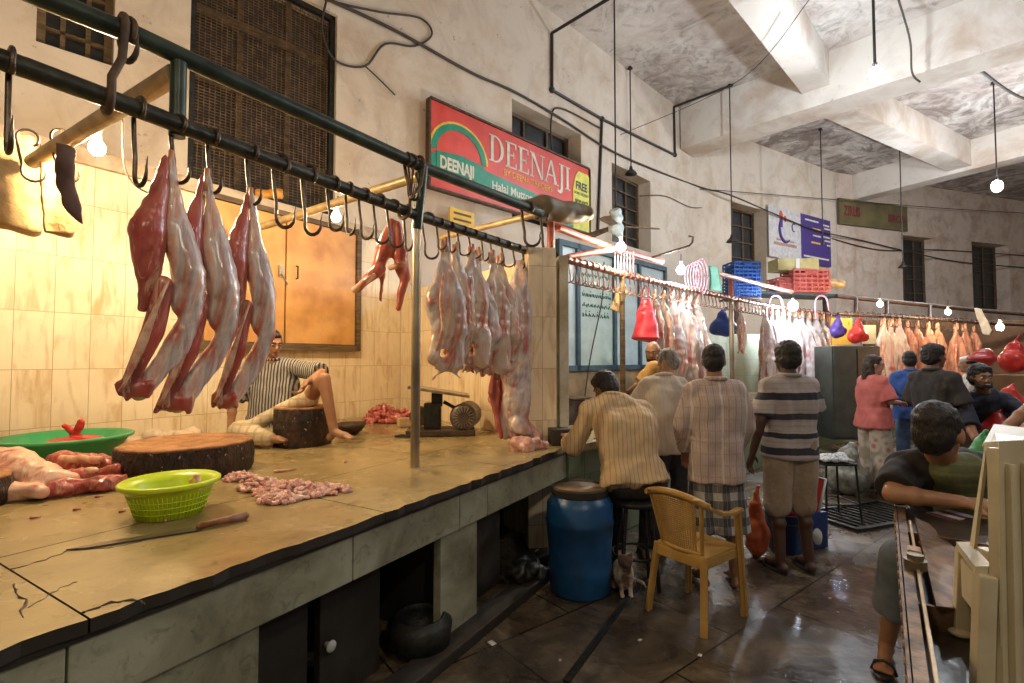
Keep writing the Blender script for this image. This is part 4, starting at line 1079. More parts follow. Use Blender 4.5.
    if face:
        e = MB(); pu = MB()
        for q in (-1, 1): e.sph(hp_(q * .031, .078, .008), (.013 * s, .010 * s, .008 * s), RM); pu.sph(hp_(q * .031, .0875, .008), (.006 * s, .003 * s, .006 * s), RM)
        e.build('eyes', M['eye'], t, True); pu.build('pupils', M['hair'], t, True)
        l = MB(); l.sph(hp_(0, .087, -.05), (.024 * s, .009 * s, .007 * s), RM); l.build('lips', M['lip'], t, True)
        l = MB()
        for q in (-1, 1): l.cap(hp_(q * .016, .093, .03), hp_(q * .046, .082, .032), .005 * s, .004 * s, 8)
        l.build('eyebrows', M['hair'], t, True)
    if beard:
        l = MB(); l.sph(hp_(0, .045, -.072), (.05 * s, .045 * s, .04 * s), RM); l.sph(hp_(0, .085, -.036), (.03 * s, .012 * s, .008 * s), RM)
        for q in (-1, 1): l.cap(hp_(q * .06, .02, -.02), hp_(q * .045, .05, -.075), .015 * s, .02 * s)
        blob('beard', l, .008, hairmat or M['hair'], t, 1, nz(60, .004))
    hm = hairmat or M['hair']
    if hair:
        h = MB()
        if hair in ('short', 'thick', 'long'):
            k = {'short': 0, 'thick': .012, 'long': .006}[hair]
            h.sph(hp_(0, -.022, .052), ((.076 + k) * s, (.088 + k) * s, (.078 + k) * s), RM, 20, 14)
            h.sph(hp_(0, -.045, .0), ((.072 + k) * s, (.062 + k) * s, (.085) * s), RM, 20, 14)
            h.sph(hp_(0, .045, .085), ((.052 + k) * s, .035 * s, (.025 + k) * s), RM)
            for q in (-1, 1): h.sph(hp_(q * .068, -.0, .03), (.012 * s, .035 * s, .035 * s), RM)
            if hair == 'long':
                h.cap(hp_(0, -.08, .02), hp_(.0, -.09, -.16), .05 * s, .045 * s); h.cap(hp_(.04, -.06, 0), hp_(.06, -.02, -.18), .035 * s, .03 * s); h.cap(hp_(-.04, -.06, 0), hp_(-.06, -.02, -.18), .035 * s, .03 * s)
        elif hair == 'balding':
            h.sph(hp_(0, -.05, -.005), (.078 * s, .062 * s, .065 * s), RM, 20, 14)
            for q in (-1, 1): h.sph(hp_(q * .066, -.02, .01), (.016 * s, .045 * s, .04 * s), RM)
        blob('hair', h, .009, hm, t, 1, nz(55, .005 if hair != 'thick' else .008))
        if hair == 'cap': pass
    t_ = dict(t=t, P=P, s=s, fat=fat, sh=sh, hp=hp, up=up, fw=fw, hpt=hp_, RM=RM, f=f)
    return t_
def shirt(D, m, sleeve=.9, hem=.06, ex=.018, vox=.012, name='shirt', wr=.013, seed=0, collar=True, flare=1.0, trim=None):
    P, s, fat, sh, hp, up = D['P'], D['s'], D['fat'], D['sh'], D['hp'], D['up']
    b = MB(); e = ex * s
    lo = P['pel'] - up * hem * s
    for q in (-1, -.33, .33, 1):
        b.cyl(lo + hp * q * .068 * s * flare, P['pel'] + hp * q * .065 * s + up * .1 * s, (.10 * s * fat + e) * flare, .097 * s * fat + e, 20)
        b.cap(P['pel'] + hp * q * .06 * s + up * .1 * s, P['chest'] + sh * q * .08 * s, .092 * s * fat + e, .100 * s * fat + e)
        b.cap(P['chest'] + sh * q * .08 * s, P['nb'] + sh * q * .065 * s - up * .075 * s, .098 * s * fat + e, .06 * s + e)
    b.cap(P['sL'] * .93 + P['nb'] * .07 - up * .01, P['sR'] * .93 + P['nb'] * .07 - up * .01, .056 * s + e * .5, .056 * s + e * .5)
    for q in 'LR':
        b.cap(P['nb'] - up * .025 * s, P['s' + q], .045 * s + e * .6, .052 * s + e)
        S, E, W_ = P['s' + q], P['e' + q], P['w' + q]
        if sleeve <= 1:
            T = S + (E - S) * sleeve; b.sph(S, .050 * s + e * .7); b.cyl(S, T, .049 * s + e * .7, .046 * s + e * 1.5, 20)
        else:
            b.cap(S, E, .050 * s + e * .7, .043 * s + e); T = E + (W_ - E) * (sleeve - 1); b.cyl(E, T, .042 * s + e, .034 * s + e * .9, 20)
    sm = blob(name, b, vox, m, D['t'], 2, lambda c: wr * (noise.noise(V((c.x * 9 + seed, c.y * 9, c.z * 7))) + .5 * noise.noise(V((c.x * 22, c.y * 22 + seed, c.z * 12)))))
    if collar:
        c = MB(); n = 18; ctr = P['nb'] - up * .0 * s; fr = sh.cross(up)
        pts = [ctr + (sh * math.cos(2 * PI * k / n) * .068 + fr * math.sin(2 * PI * k / n) * .066) * s + up * .012 * s for k in range(n + 1)]
        c.tube(pts, .014 * s, 8, False); c.build('collar', trim or m, sm, True)
    return sm
def pants(D, m, frac=2.0, ex=.014, vox=.013, name='trousers', wide=1.0, wr=.008, seed=3, top=.06):
    P, s, fat, hp, up = D['P'], D['s'], D['fat'], D['hp'], D['up']
    b = MB(); e = ex * s
    for q in (-1, 0, 1): b.cap(P['pel'] + hp * q * .06 * s + up * top * s, P['pel'] + hp * q * .06 * s - up * .02 * s, .095 * s * fat + e, .098 * s * fat + e)
    for q in 'LR':
        h, k, a = P['h' + q], P['k' + q], P['a' + q]
        if frac <= 1: T = h + (k - h) * frac; b.sph(h, .09 * s + e); b.cyl(h, T, .09 * s + e, (.068 * s + e) * wide, 20)
        else:
            b.cap(h, k, .088 * s + e, .06 * s * wide + e); T = k + (a - k) * (frac - 1); b.cyl(k, T, .058 * s * wide + e, (.045 * s + e) * wide, 20)
            b.sph(k, .058 * s * wide + e)
    return blob(name, b, vox, m, D['t'], 2, lambda c: wr * (noise.noise(V((c.x * 9 + seed, c.y * 9, c.z * 6))) + .6 * noise.noise(V((c.x * 20, c.y * 20 + seed, c.z * 8)))))
def sandals(D, m):
    P, s = D['P'], D['s']
    for q in 'LR':
        a, t_ = P['a' + q], P['t' + q]; d = t_ - a; d.z = 0; d.normalize(); n = V((-d.y, d.x, 0))
        b = MB(); pts = []
        c = a - d * .06 * s; z = .003 - 0
        L_ = .27 * s
        for k in range(20):
            an = 2 * PI * k / 20; u = (math.cos(an) + 1) / 2; w = .038 + .012 * u
            p = c + d * (L_ * u) + n * (w * math.sin(an)); pts.append((p.x, p.y))
        b.prism(pts, .002, .018)
        so = b.build('sandal', m, D['t'])
        mid = c + d * L_ * .68
        MB().tube([mid + n * .05 + V((0, 0, .01 - mid.z)), mid + n * .035 + V((0, 0, .055 - mid.z)), mid + V((0, 0, .065 - mid.z)), mid - n * .035 + V((0, 0, .055 - mid.z)), mid - n * .05 + V((0, 0, .01 - mid.z))], .008, 8).build('strap', m, so, True)

M['black_rubber'] = mat('black_rubber', (.03, .028, .026), .5)
# --- man in pale pinstriped plaid shirt
m = stripemat('pale_plaid_cloth', (.52, .42, .38), [('x', 22, .16, (.30, .21, .20)), ('x', 66, .2, (.40, .32, .30)), ('z', 13, .10, (.42, .31, .28)), ('x', 5.5, .08, (.62, .55, .50))])
checks = stripemat('black_white_check', (.50, .47, .42), [('x', 9, .52, (.05, .05, .055), .8), ('z', 9, .5, (.03, .03, .035), .75), ('x', 36, .14, (.3, .3, .3), .5)])
J = stand(1.42, 3.50, -4, 1.66, ov=dict(wL=(-.17, .16, .90), eL=(-.23, .02, 1.10), wR=(.18, .14, .92)), head=-22)
D = person('man in a pale pinstriped shirt and black-white checked lungi, seen from behind, barefoot', J, 'brown', 'short', vox=.010)
shirt(D, m, 1.9, .20, .022, flare=1.04, seed=2)
P = D['P']; s_ = D['s']; b = MB()
for q in (-1, -.4, .4, 1): b.cyl((q * .085, .01, .37), (q * .06, 0, .80), .13, .095, 20)
blob('checked_lungi', b, .012, checks, D['t'], 2, lambda c: .012 * math.sin(c.x * 38 + 2 * c.z) + .01 * noise.noise(c * 9))
# --- man in striped polo
z = lambda py: CH + (360 - py) * 3.72 / 500
polo = stripemat('grey_polo_black_bands', (.42, .37, .35), [('z', 26, .25, (.34, .29, .28)), ('zb', z(399), z(392), (.02, .02, .03)), ('zb', z(418), z(412), (.05, .05, .06)), ('zb', z(436), z(431), (.03, .03, .04)), ('zb', z(452), z(445), (.03, .03, .045))])
khaki = mat('khaki_cotton', (.36, .28, .20), .85, (.26, .20, .14), 7, 0, .5, bd=.02)
J = stand(2.07, 3.74, 5, 1.68, ov=dict(eL=(-.245, -.03, 1.10), wL=(-.28, .03, .86), eR=(.235, .06, 1.14), wR=(.16, .24, .98)), head=2)
D = person('man in a grey polo shirt with black bands and rolled khaki trousers, seen from behind', J, 'shaded', 'thick', vox=.010, fat=1.03)
shirt(D, polo, .85, .09, .026, flare=1.06, seed=4)
pants(D, khaki, 1.12, .022, wide=1.25, name='rolled_trousers'); sandals(D, M['black_rubber'])
# --- grey haired man in white shirt
ivory = stripemat('off_white_shirt_cloth', (.55, .48, .38), [('x', 30, .12, (.45, .38, .30))])
grey_t = mat('dark_grey_trousers', (.06, .06, .065), .85, (.035, .035, .04), 6, 0, .4)
J = stand(1.30, 4.15, 14, 1.66, lean=.10, ov=dict(head=(.09, .16, 1.54), wL=(-.12, .42, .98), eL=(-.26, .16, 1.1), wR=(.12, .4, 1.0), eR=(.24, .15, 1.12)), head=38, headpitch=-.5)
D = person('grey-haired man in a loose off-white shirt leaning over the platform', J, 'tan', 'short', M['grey_hair'], vox=.012)
shirt(D, ivory, .95, .14, .026, flare=1.05, seed=6); pants(D, grey_t); sandals(D, M['black_rubber'])
# --- seated customer with cream striped shirt (joints in world space)
cream = stripemat('cream_striped_cloth', (.62, .46, .28), [('x', 34, .22, (.42, .29, .16))], base2=(.54, .40, .23))
G = lambda px, py, Y: AY(px, py, Y)
J = dict(pel=G(634, 478, 3.50), chest=G(626, 428, 3.58), nb=G(612, 397, 3.72), head=G(605, 389, 3.83), f=(-.55, .75, -.55),
         sL=G(591, 412, 3.68), sR=G(644, 414, 3.66), eL=G(573, 446, 3.78), wL=G(566, 436, 4.02), eR=G(640, 452, 3.88), wR=G(610, 440, 4.1),
         hL=G(620, 486, 3.52), hR=G(650, 486, 3.52), kL=G(612, 492, 3.95), kR=G(650, 492, 3.95), aL=(.82, 3.92, .10), aR=(1.03, 3.92, .10), tL=(.80, 4.12, .04), tR=(1.05, 4.12, .04), s=1.0)
J['root'] = V((J['pel'].x, J['pel'].y + .2, 0))
D = person('crouching man in a cream striped shirt sitting on a stool, elbows on the platform', J, 'brown', 'thick', vox=.011, fat=1.2)
shirt(D, cream, 1.55, .06, .036, flare=1.12, seed=8, wr=.016); dk = mat('black_trousers', (.03, .028, .028), .85); pants(D, dk); sandals(D, M['black_rubber'])
st = V((J['pel'].x + .01, J['pel'].y + .02, 0)); sth = J['pel'].z - .14
t = thing('stool', 'dark stool under the crouching man in cream stripes', 'stool', st)
MB().lathe([(.02, sth - .04), (.17, sth - .035), (.18, sth - .015), (.16, sth), (.02, sth + .002)], seg=28).build('seat', M['dark_metal'], t, True)
for k in range(4):
    a = PI / 4 + k * PI / 2; MB().cyl((.11 * math.cos(a), .11 * math.sin(a), sth - .03), (.18 * math.cos(a), .18 * math.sin(a), 0), .015, seg=10).build('leg', M['dark_metal'], t, 'a')
MB().tube([(.16 * math.cos(2 * PI * k / 20), .16 * math.sin(2 * PI * k / 20), .22) for k in range(21)], .009, 6).build('foot_ring', M['dark_metal'], t, True)
# --- yellow shirted butcher sitting on the second platform
yel = mat('ochre_shirt_cloth', (.52, .30, .08), .85, (.34, .18, .04), 6, 0, .5)
def sit(x, y, z0, face, s=1.0, head=None, headpitch=0, lean=.08, ov=None):
    J = dict(pel=(0, 0, .13), chest=(0, lean * .6, .45), nb=(0, lean, .63), head=(0, lean + .04, .76), sL=(-.175, lean, .585), sR=(.175, lean, .585),
             hL=(-.1, .02, .1), hR=(.1, .02, .1), kL=(-.32, .3, .12), kR=(.32, .3, .12), aL=(.06, .38, .06), aR=(-.06, .30, .06), tL=(.2, .42, .03), tR=(-.2, .36, .03), eL=(-.27, .12, .34), eR=(.27, .12, .34), wL=(-.12, .34, .28), wR=(.12, .34, .28))
    if ov: J.update(ov)
    R_ = Matrix.Rotation(rad(face), 3, 'Z'); J = {k: R_ @ (V(v) * s) + V((x, y, z0)) for k, v in J.items()}
    hf = rad(head if head is not None else face); J['f'] = V((-math.sin(hf) * math.cos(headpitch), math.cos(hf) * math.cos(headpitch), math.sin(headpitch)))
    J['s'] = s; J['root'] = V((x, y, z0)); return J
J = sit(1.66, 5.45, ZT, 60, 1.02, head=150, headpitch=-.25, ov=dict(eL=(-.24, .2, .42), wL=(.0, .38, .34)))
D = person('bearded man in an ochre shirt sitting on the second platform by the red bag', J, 'tan', 'balding', None, .012, 1.05, face=True, beard=True)
shirt(D, yel, .9, .08, .025, seed=9); pants(D, grey_t)
# --- seated butcher on the near platform
bs = stripemat('black_white_pinstripe', (.40, .37, .33), [('x', 42, .48, (.045, .045, .05))])
lg = stripemat('cream_check_lungi', (.60, .50, .34), [('x', 16, .3, (.40, .30, .16), .7), ('z', 16, .3, (.38, .29, .16), .7)])
J = dict(pel=G(268, 428, 4.35), chest=G(276, 387, 4.40), nb=G(274, 361, 4.38), head=G(272, 344, 4.33), f=(.75, -.6, -.25),
         sL=G(296, 368, 4.42), sR=G(248, 372, 4.30), eL=G(322, 373, 4.20), wL=G(306, 383, 4.00), eR=G(233, 402, 4.25), wR=G(230, 436, 4.20),
         hL=G(283, 430, 4.36), hR=G(256, 432, 4.34), kL=G(324, 379, 4.05), aL=G(334, 432, 4.0), tL=G(350, 437, 3.95), kR=G(240, 432, 3.98), aR=G(268, 438, 3.92), tR=G(284, 440, 3.90), s=1.0)
J['root'] = V((J['pel'].x, J['pel'].y, ZT))
D = person('butcher in a black-white pinstriped shirt and checked lungi sitting on the near platform', J, 'tan', 'short', None, .010, 1.0, face=True, hands={'L': {'d': (-.3, -.5, -.8), 'n': (-.6, -.6, 0), 'curl': .9}, 'R': {'d': (-.1, -.3, -1), 'n': (0, -.5, -1), 'curl': .1}})
shirt(D, bs, .95, .06, .026, seed=12)
P = D['P']; b = MB()
b.cap(P['hR'], P['kR'], .115, .09); b.cap(P['kR'], P['aR'], .09, .06); b.cap(P['hL'], P['hL'] * .35 + P['kL'] * .65, .11, .085); b.cap(P['hL'], P['hR'], .13, .13); b.cap(P['kL'] * .7 + P['hL'] * .3, P['kR'], .05, .06)
blob('checked_lungi', b, .012, lg, D['t'], 2, lambda c: .012 * noise.noise(c * 10))
# --- woman in pink top
pinkc = mat('coral_pink_cotton', (.60, .17, .15), .85, (.48, .12, .11), 6, 0, .4)
def floral():
    m, nt, b = newmat('floral_trousers'); v = coordnode(nt)
    vo = N(nt, 'ShaderNodeTexVoronoi'); vo.inputs['Scale'].default_value = 9; L(nt, v, vo.inputs['Vector'])
    c = ramp(nt, vo.outputs['Distance'], [(.18, (.42, .16, .14)), (.30, (.46, .40, .33)), (.5, (.50, .44, .37)), (.75, (.28, .24, .18))]); L(nt, c, b.inputs['Base Color']); b.inputs['Roughness'].default_value = .85; return m
J = stand(4.33, 6.02, -88, 1.60, arms='front', head=-108, headpitch=-.05)
D = person('woman in a coral pink top and pale floral trousers holding a camera', J, 'light', 'long', mat('dark_brown_hair', (.035, .02, .014), .5), .013, 1.12, face=True, hands={'L': {'curl': 1.0}, 'R': {'curl': 1.0}})
shirt(D, pinkc, .95, .14, .03, flare=1.18, seed=15, collar=False); pants(D, floral(), 1.95, .03, wide=1.5); sandals(D, M['black_rubber'])
g_ = MB(); h = D['hpt']
for q in (-1, 1): g_.tube([h(q * .031 + .02 * math.cos(2 * PI * k / 12), .094, .006 + .016 * math.sin(2 * PI * k / 12)) for k in range(13)], .002, 5); g_.tube([h(q * .05, .094, .01), h(q * .076, .02, .012)], .002, 5)
g_.build('glasses', M['dark_metal'], D['t'], True)
g_ = MB(); g_.tube([h(.075 * math.cos(a_), -.01 + .05 * math.cos(a_ * 0) * 0 + .03, .06 + .055 * math.sin(a_)) for a_ in [PI * k / 12 for k in range(13)]], .008, 6); g_.build('hairband', M['dark_metal'], D['t'], True)
cp = (J['wL'] + J['wR']) / 2 + V((.13, -.03, -.01))
t = thing('camera', 'small black camera held in the hands of the woman in pink', 'camera', cp, rad(-72 - 0)); MB().box((0, 0, 0), (.13, .06, .085), bevel=.008).build('camera_body', M['black_rubber'], t); MB().cyl((0, .03, 0), (0, .09, 0), .032, seg=20).build('lens', M['dark_metal'], t, 'a')
o = MB().tube([J['nb'] + V((.05, -.06, 0)), J['chest'] + V((.10, -.10, .02)), cp + V((-.03, -.03, .05))], .007, 6).build('camera_strap', M['black_rubber'], t, True); o.matrix_parent_inverse = Matrix.Identity(4); o.location = (0, 0, 0)
o.data.transform(Matrix.Rotation(rad(72), 4, 'Z') @ Matrix.Translation(-cp))
# --- blue shirt man
blue = mat('bright_blue_cotton', (.05, .13, .42), .85, (.03, .09, .30), 6, 0, .4)
jeans = mat('blue_denim', (.07, .11, .19), .9, (.04, .06, .11), 12)
J = stand(5.02, 6.3, -15, 1.66, head=-30, ov=dict(eL=(-.26, .0, 1.1), wL=(-.29, .10, .86)))
D = person('man in a bright blue shirt standing beside the woman in pink, hand hanging down', J, 'brown', 'short', None, .013, 1.05); shirt(D, blue, 1.2, .1, .028, seed=17); pants(D, jeans); sandals(D, M['black_rubber'])
t = thing('phone_torch', 'small lit torch held by the man in bright blue', 'torch', J['wL'] + V((-.02, -.05, -.10)), 0)
MB().cyl((0, 0, 0), (0, .12, 0), .02, seg=14).build('torch_body', M['black_rubber'], t, 'a'); MB().sph((0, -.005, 0), (.022, .008, .022)).build('torch_lens', emit('torch_glow', (.8, .9, 1), 8), t, True)
# --- dark shirt man
dots = mat('charcoal_speckled_shirt', (.045, .04, .04), .85, (.03, .028, .028), 30, hi=.7)
J = stand(4.16, 4.95, -72, 1.70, head=-85, arms='front')
D = person('curly-haired man in a charcoal shirt in profile, behind the seated man in green', J, 'dark', 'thick', None, .012, .88); shirt(D, dots, 1.0, .1, .026, seed=19); pants(D, jeans); sandals(D, M['black_rubber'])
# --- navy t-shirt man bending
navy = mat('navy_cotton', (.02, .026, .045), .85, (.012, .016, .03), 6, 0, .4)
J = dict(pel=G(1003, 452, 5.41), chest=G(990, 412, 5.07), nb=G(983, 392, 4.84), head=G(981, 378, 4.73), f=(-.25, -.95, -.05),
         sL=G(1003, 399, 4.96), sR=G(962, 402, 4.84), eL=G(1032, 420, 4.67), wL=G(1016, 436, 4.39), eR=G(972, 432, 4.62), wR=G(986, 452, 4.45),
         hL=G(1013, 456, 5.41), hR=G(993, 456, 5.38), kL=G(1018, 500, 5.38), kR=G(990, 500, 5.34), aL=(5.5, 5.45, .1), aR=(5.2, 5.43, .1), tL=(5.45, 5.25, .04), tR=(5.15, 5.23, .04), s=1.0)
J['root'] = V((J['pel'].x, J['pel'].y, 0))
D = person('smiling bearded man in a navy t-shirt bending forward at right', J, 'brown', 'thick', None, .010, 1.0, face=True, beard=True); shirt(D, navy, .85, .08, .022, seed=21); pants(D, grey_t)
b = MB(); h = D['hpt']; b.sph(h(0, .096, -.052), (.022, .004, .0055), D['RM']); b.build('teeth', M['eye'], D['t'], True)
# --- man at right edge, arm reaching in
J = dict(pel=(3.9, 3.0, .9), chest=(3.86, 3.1, 1.24), nb=(3.85, 3.12, 1.42), head=(3.84, 3.10, 1.56), f=(-.8, .3, -.3), sL=(3.72, 2.98, 1.38), sR=(3.86, 3.28, 1.38),
         eR=G(1030, 408, 3.2), wR=G(998, 434, 3.15), eL=(3.85, 2.8, 1.1), wL=(3.7, 2.95, .95), hL=(3.85, 2.92, .88), hR=(3.95, 3.08, .88), kL=(3.8, 2.92, .48), kR=(3.9, 3.12, .48), aL=(3.85, 2.9, .08), aR=(3.95, 3.12, .08), tL=(3.7, 2.9, .03), tR=(3.8, 3.15, .03), s=1)
J['root'] = V((3.9, 3.0, 0))
D = person('arm of a man reaching in from the right edge of the picture', J, 'tan', 'short', None, .011, 1.0, hands={'R': {'n': (0, -.5, -1), 'curl': .5}}); shirt(D, navy, .7, .08, .022, seed=23); pants(D, grey_t)
# --- white cap man far
J = stand(6.05, 6.6, 60, 1.60, head=60, arms='front')
D = person('man in a cream shirt and white skullcap at the far stall', J, 'tan', 'short', None, .014, 1.0); shirt(D, ivory, .9, .1, .03, seed=25); pants(D, grey_t)
b = MB(); h = D['hpt']; b.sph(h(0, -.01, .075), (.082, .095, .05), D['RM']); b.build('skullcap', M['white_pl'], D['t'], True)
# --- foreground man in green/black tee
SX = stripemat('green_front_tshirt', (.12, .13, .06), [('z', 22, .3, (.17, .18, .06), .6)], base2=(.09, .10, .045))
J = dict(pel=(2.30, 2.50, .62), chest=G(946, 478, 2.30), nb=G(942, 456, 2.12), head=G(938, 433, 2.02), f=(.62, .78, -.05),
         sL=G(905, 468, 2.2), sR=G(980, 468, 2.22), eL=G(893, 494, 2.08), wL=G(962, 502, 1.98), eR=G(1000, 500, 2.15), wR=G(985, 520, 2.05),
         hL=(2.18, 2.48, .6), hR=(2.40, 2.5, .6), kL=(1.90, 2.46, .58), kR=(2.35, 2.15, .60), aL=(1.92, 2.62, .10), aR=(2.4, 2.2, .1), tL=(1.83, 2.52, .035), tR=(2.38, 2.0, .035), s=1.02)
J['root'] = V((2.25, 2.5, 0))
J['f'] = (.85, .5, -.02)
D = person('young man in a green-fronted black t-shirt sitting at the metal table, looking away', J, 'tan', 'short', None, .008, 1.05, hands={'L': {'n': (0, .2, -1), 'curl': .6}})
sm = shirt(D, navy if False else mat('black_tee_cotton', (.025, .022, .022), .85, (.016, .014, .014), 6, 0, .4), .85, .05, .02, seed=27, vox=.010, name='black_tshirt')
# green front panel: same shirt shape, only the side turned to the camera
P = D['P']; b = MB(); up = D['up']; sh = D['sh']
for q in (-.55, 0, .75): b.cap(P['chest'] + sh * q * .07 - up * .12 + V((-.03, -.085, 0)), P['nb'] + sh * q * .06 - up * .07 + V((-.02, -.065, 0)), .118, .07)
blob('green_front_panel', b, .009, SX, sm, 2, lambda c: .004 * noise.noise(c * 10))
pants(D, mat('grey_blue_jeans', (.17, .20, .24), .9, (.10, .12, .15), 8), 1.6, .025, wide=1.3)
sandals(D, M['black_rubber'])
# --- cat
M['cat'] = mat('white_brown_cat_fur', (.50, .42, .34), .9, (.10, .06, .04), 6, 0, .5, lo=.42, hi=.52)
cp = AZ(625, 594, 0)
t = thing('cat', 'small white and brown cat sitting between the blue drum and the chair', 'cat', cp)
b = MB(); b.sph((0, .07, .10), (.075, .11, .10)); b.cap((0, .02, .12), (0, -.01, .18), .055, .045); b.sph((0, -.02, .225), (.05, .045, .043)); b.sph((0, -.062, .212), (.022, .018, .016))
for q in (-1, 1): b.cap((q * .03, -.02, .13), (q * .028, -.035, .015), .02, .014); b.sph((q * .028, -.05, .012), (.017, .024, .012)); b.cyl((q * .032, -.02, .25), (q * .046, -.02, .295), .018, .002, 8); b.sph((q * .06, .1, .04), (.035, .07, .04))
b.tube([(.03, .17, .03), (.10, .18, .02), (.15, .12, .02), (.15, .04, .02)], [.016, .015, .013, .008], 8)
blob('body', b, .006, M['cat'], t, 1, nz(60, .002)); e = MB()
for q in (-1, 1): e.sph((q * .018, -.062, .232), .006)
e.build('eyes', emit('cat_eye', (.05, .05, .03), 0), t, True)
# ================================================================== FLOOR OBJECTS
# drum
M['drum'] = mat('blue_drum_plastic', (.012, .10, .27), .35, (.007, .045, .13), 3, 0, .15)
dp = AZ(580, 589, 0) ; dp.z = 0
t = thing('drum', 'tall blue plastic drum with a dark brown lid standing at the end of the platform', 'drum', dp)
MB().lathe([(.19, 0), (.205, .02), (.21, .15), (.216, .17), (.21, .19), (.213, .30), (.226, .47), (.232, .485), (.226, .50), (.222, .60), (.195, .65), (.18, .665), (.18, .70), (.02, .70)], seg=48).build('drum_body', M['drum'], t, True)
MB().lathe([(.186, .665), (.193, .67), (.193, .712), (.186, .72), (.176, .722), (.168, .70), (.02, .70)], seg=40).build('lid_rim', mat('black_lid_rim', (.035, .028, .02), .4), t, 'a')
MB().lathe([(.166, .695), (.166, .708), (.02, .712)], seg=40).build('lid', mat('dirty_brown_lid', (.28, .18, .095), .5, (.14, .09, .05), 9), t, True)
t.scale = (1, 1, .965)
# armchair
M['chair'] = mat('mustard_plastic', (.50, .30, .085), .38, (.36, .20, .05), 5, 0, .08)
t = thing('armchair', 'mustard yellow plastic armchair with woven-pattern back, seen from behind', 'chair', (1.13, 3.13, 0), rad(-54)); t.scale = (.80, .82, .97)
W2, D2 = .235, .22
seat = MB(); n = 14
seat.prism([(-.215, .22), (-.22, -.16), (-.19, -.20), (.19, -.20), (.22, -.16), (.215, .22), (.17, .245), (-.17, .245)], .405, .43)
seat.build('seat', M['chair'], t)
MB().box((0, -.20, .39), (.40, .02, .06), bevel=.004).box((0, .235, .39), (.40, .02, .05), bevel=.004).box((-.212, .02, .39), (.02, .4, .05)).box((.212, .02, .39), (.02, .4, .05)).build('seat_skirt', M['chair'], t)
for q in (-1, 1):
    for nm, top, bot in (('rear', (q * .205, -.195, .43), (q * .245, -.265, 0)), ('front', (q * .225, .215, .66), (q * .245, .26, 0))):
        b = MB(); b.bar(top, bot, .05, .022, bevel=.006); b.bar(V(top) + V((0, .018 * (-1 if nm == 'front' else 1), 0)), V(bot) + V((0, .018 * (-1 if nm == 'front' else 1), 0)), .02, .045, bevel=.006); b.build('leg', M['chair'], t)
    arm = []
    pts = [(q * .20, -.265, .775), (q * .255, -.20, .73), (q * .275, -.08, .685), (q * .27, .06, .665), (q * .25, .18, .665), (q * .225, .25, .655)]
    b = MB()
    for a_, b_ in zip(pts, pts[1:]): b.bar(a_, b_, .052, .02, bevel=.006)
    for p_ in pts: b.sph(p_, (.026, .026, .011))
    b.build('armrest', M['chair'], t, 'a')
# back: curved shell with a lattice
def bk(u, v):   # u -1..1 across, v 0..1 up
    w = .165 + .055 * v; x = u * w; y = -.20 - .085 * v - .0 + .045 * (u * u) * 1.0; z = .42 + .37 * v - .035 * u * u * v
    return V((x, y, z))
fr = MB()
loop = [bk(-1, v / 8) for v in range(9)] + [bk(-1 + u / 6, 1) for u in range(1, 13)] + [bk(1, 1 - v / 8) for v in range(1, 9)]
fr.tube(loop, .016, 8)
fr.tube([bk(-1 + k / 6, 0.05) for k in range(13)], .015, 8); fr.tube([bk(-.78, k / 8) for k in range(9)], .008, 6); fr.tube([bk(.78, k / 8) for k in range(9)], .008, 6)
top = [bk(-1.25 + k * 2.5 / 14, 1.0) + V((0, -.005, .004)) for k in range(15)]
fr.tube(top, .022, 8)
fr.build('back_frame', M['chair'], t, True)
la = MB()
for k in range(1, 17): u = -.78 + 1.56 * k / 17; la.tube([bk(u, v / 10 * .93 + .04) for v in range(11)], .0042, 5)
for k in range(1, 26): v = .05 + .92 * k / 26; la.tube([bk(-.78 + 1.56 * i / 10, v) for i in range(11)], .0042, 5)
la.build('woven_back_lattice', M['chair'], t, True)
# buckets and bags between the men
b0_ = AZ(790, 556, 0); 
M['blue_bucket'] = mat('blue_bucket', (.01, .035, .16), .4, (.008, .02, .09), 4)
M['red_crate'] = mat('red_plastic', (.42, .025, .02), .35, (.28, .015, .012), 5)
q = AY(786, 560, 4.15); q.z = 0
t = thing('bucket', 'dark blue plastic bucket behind the rolled khaki trousers', 'bucket', q); MB().lathe([(.12, 0), (.125, .01), (.155, .30), (.165, .31), (.155, .315), (.118, .02), (.02, .012)], seg=32).build('bucket_body', M['blue_bucket'], t, True)
MB().tube([(.16 * math.cos(PI * k / 12), -.16 * math.sin(PI * k / 12), .30 - .06 * math.sin(PI * k / 12)) for k in range(13)], .004, 6).build('handle', M['dark_metal'], t, True)
def bag(nm, lab, loc, sz, m, seed=0, cat='bag'):
    t = thing('plastic_bag', lab, cat, loc); b = MB(); sx, sy, sz_ = sz
    b.sph((0, 0, sz_ * .32), (sx, sy, sz_ * .33)); b.cap((0, 0, sz_ * .42), (0, 0, sz_ * .74), min(sx, sy) * .82, min(sx, sy) * .5); b.cap((0, 0, sz_ * .74), (0, 0, sz_ * .9), min(sx, sy) * .45, min(sx, sy) * .2); b.cap((0, 0, sz_ * .82), (sx * .25, 0, sz_), min(sx, sy) * .16, min(sx, sy) * .2)
    blob('bag_body', b, max(.008, sx * .08), m, t, 1, nz(1.3 / max(sx, .1), sx * .16, off=seed)); return t
bag('b', 'bright red plastic bag standing on the blue bucket', q + V((.0, -.02, .27)), (.13, .11, .32), M['red_bag'], 2)
q = AY(757, 552, 4.0); q.z = 0; bag('b', 'orange-red bag on the floor left of the khaki trousers', q, (.09, .09, .55), mat('orange_red_plastic', (.50, .10, .03), .35), 4)
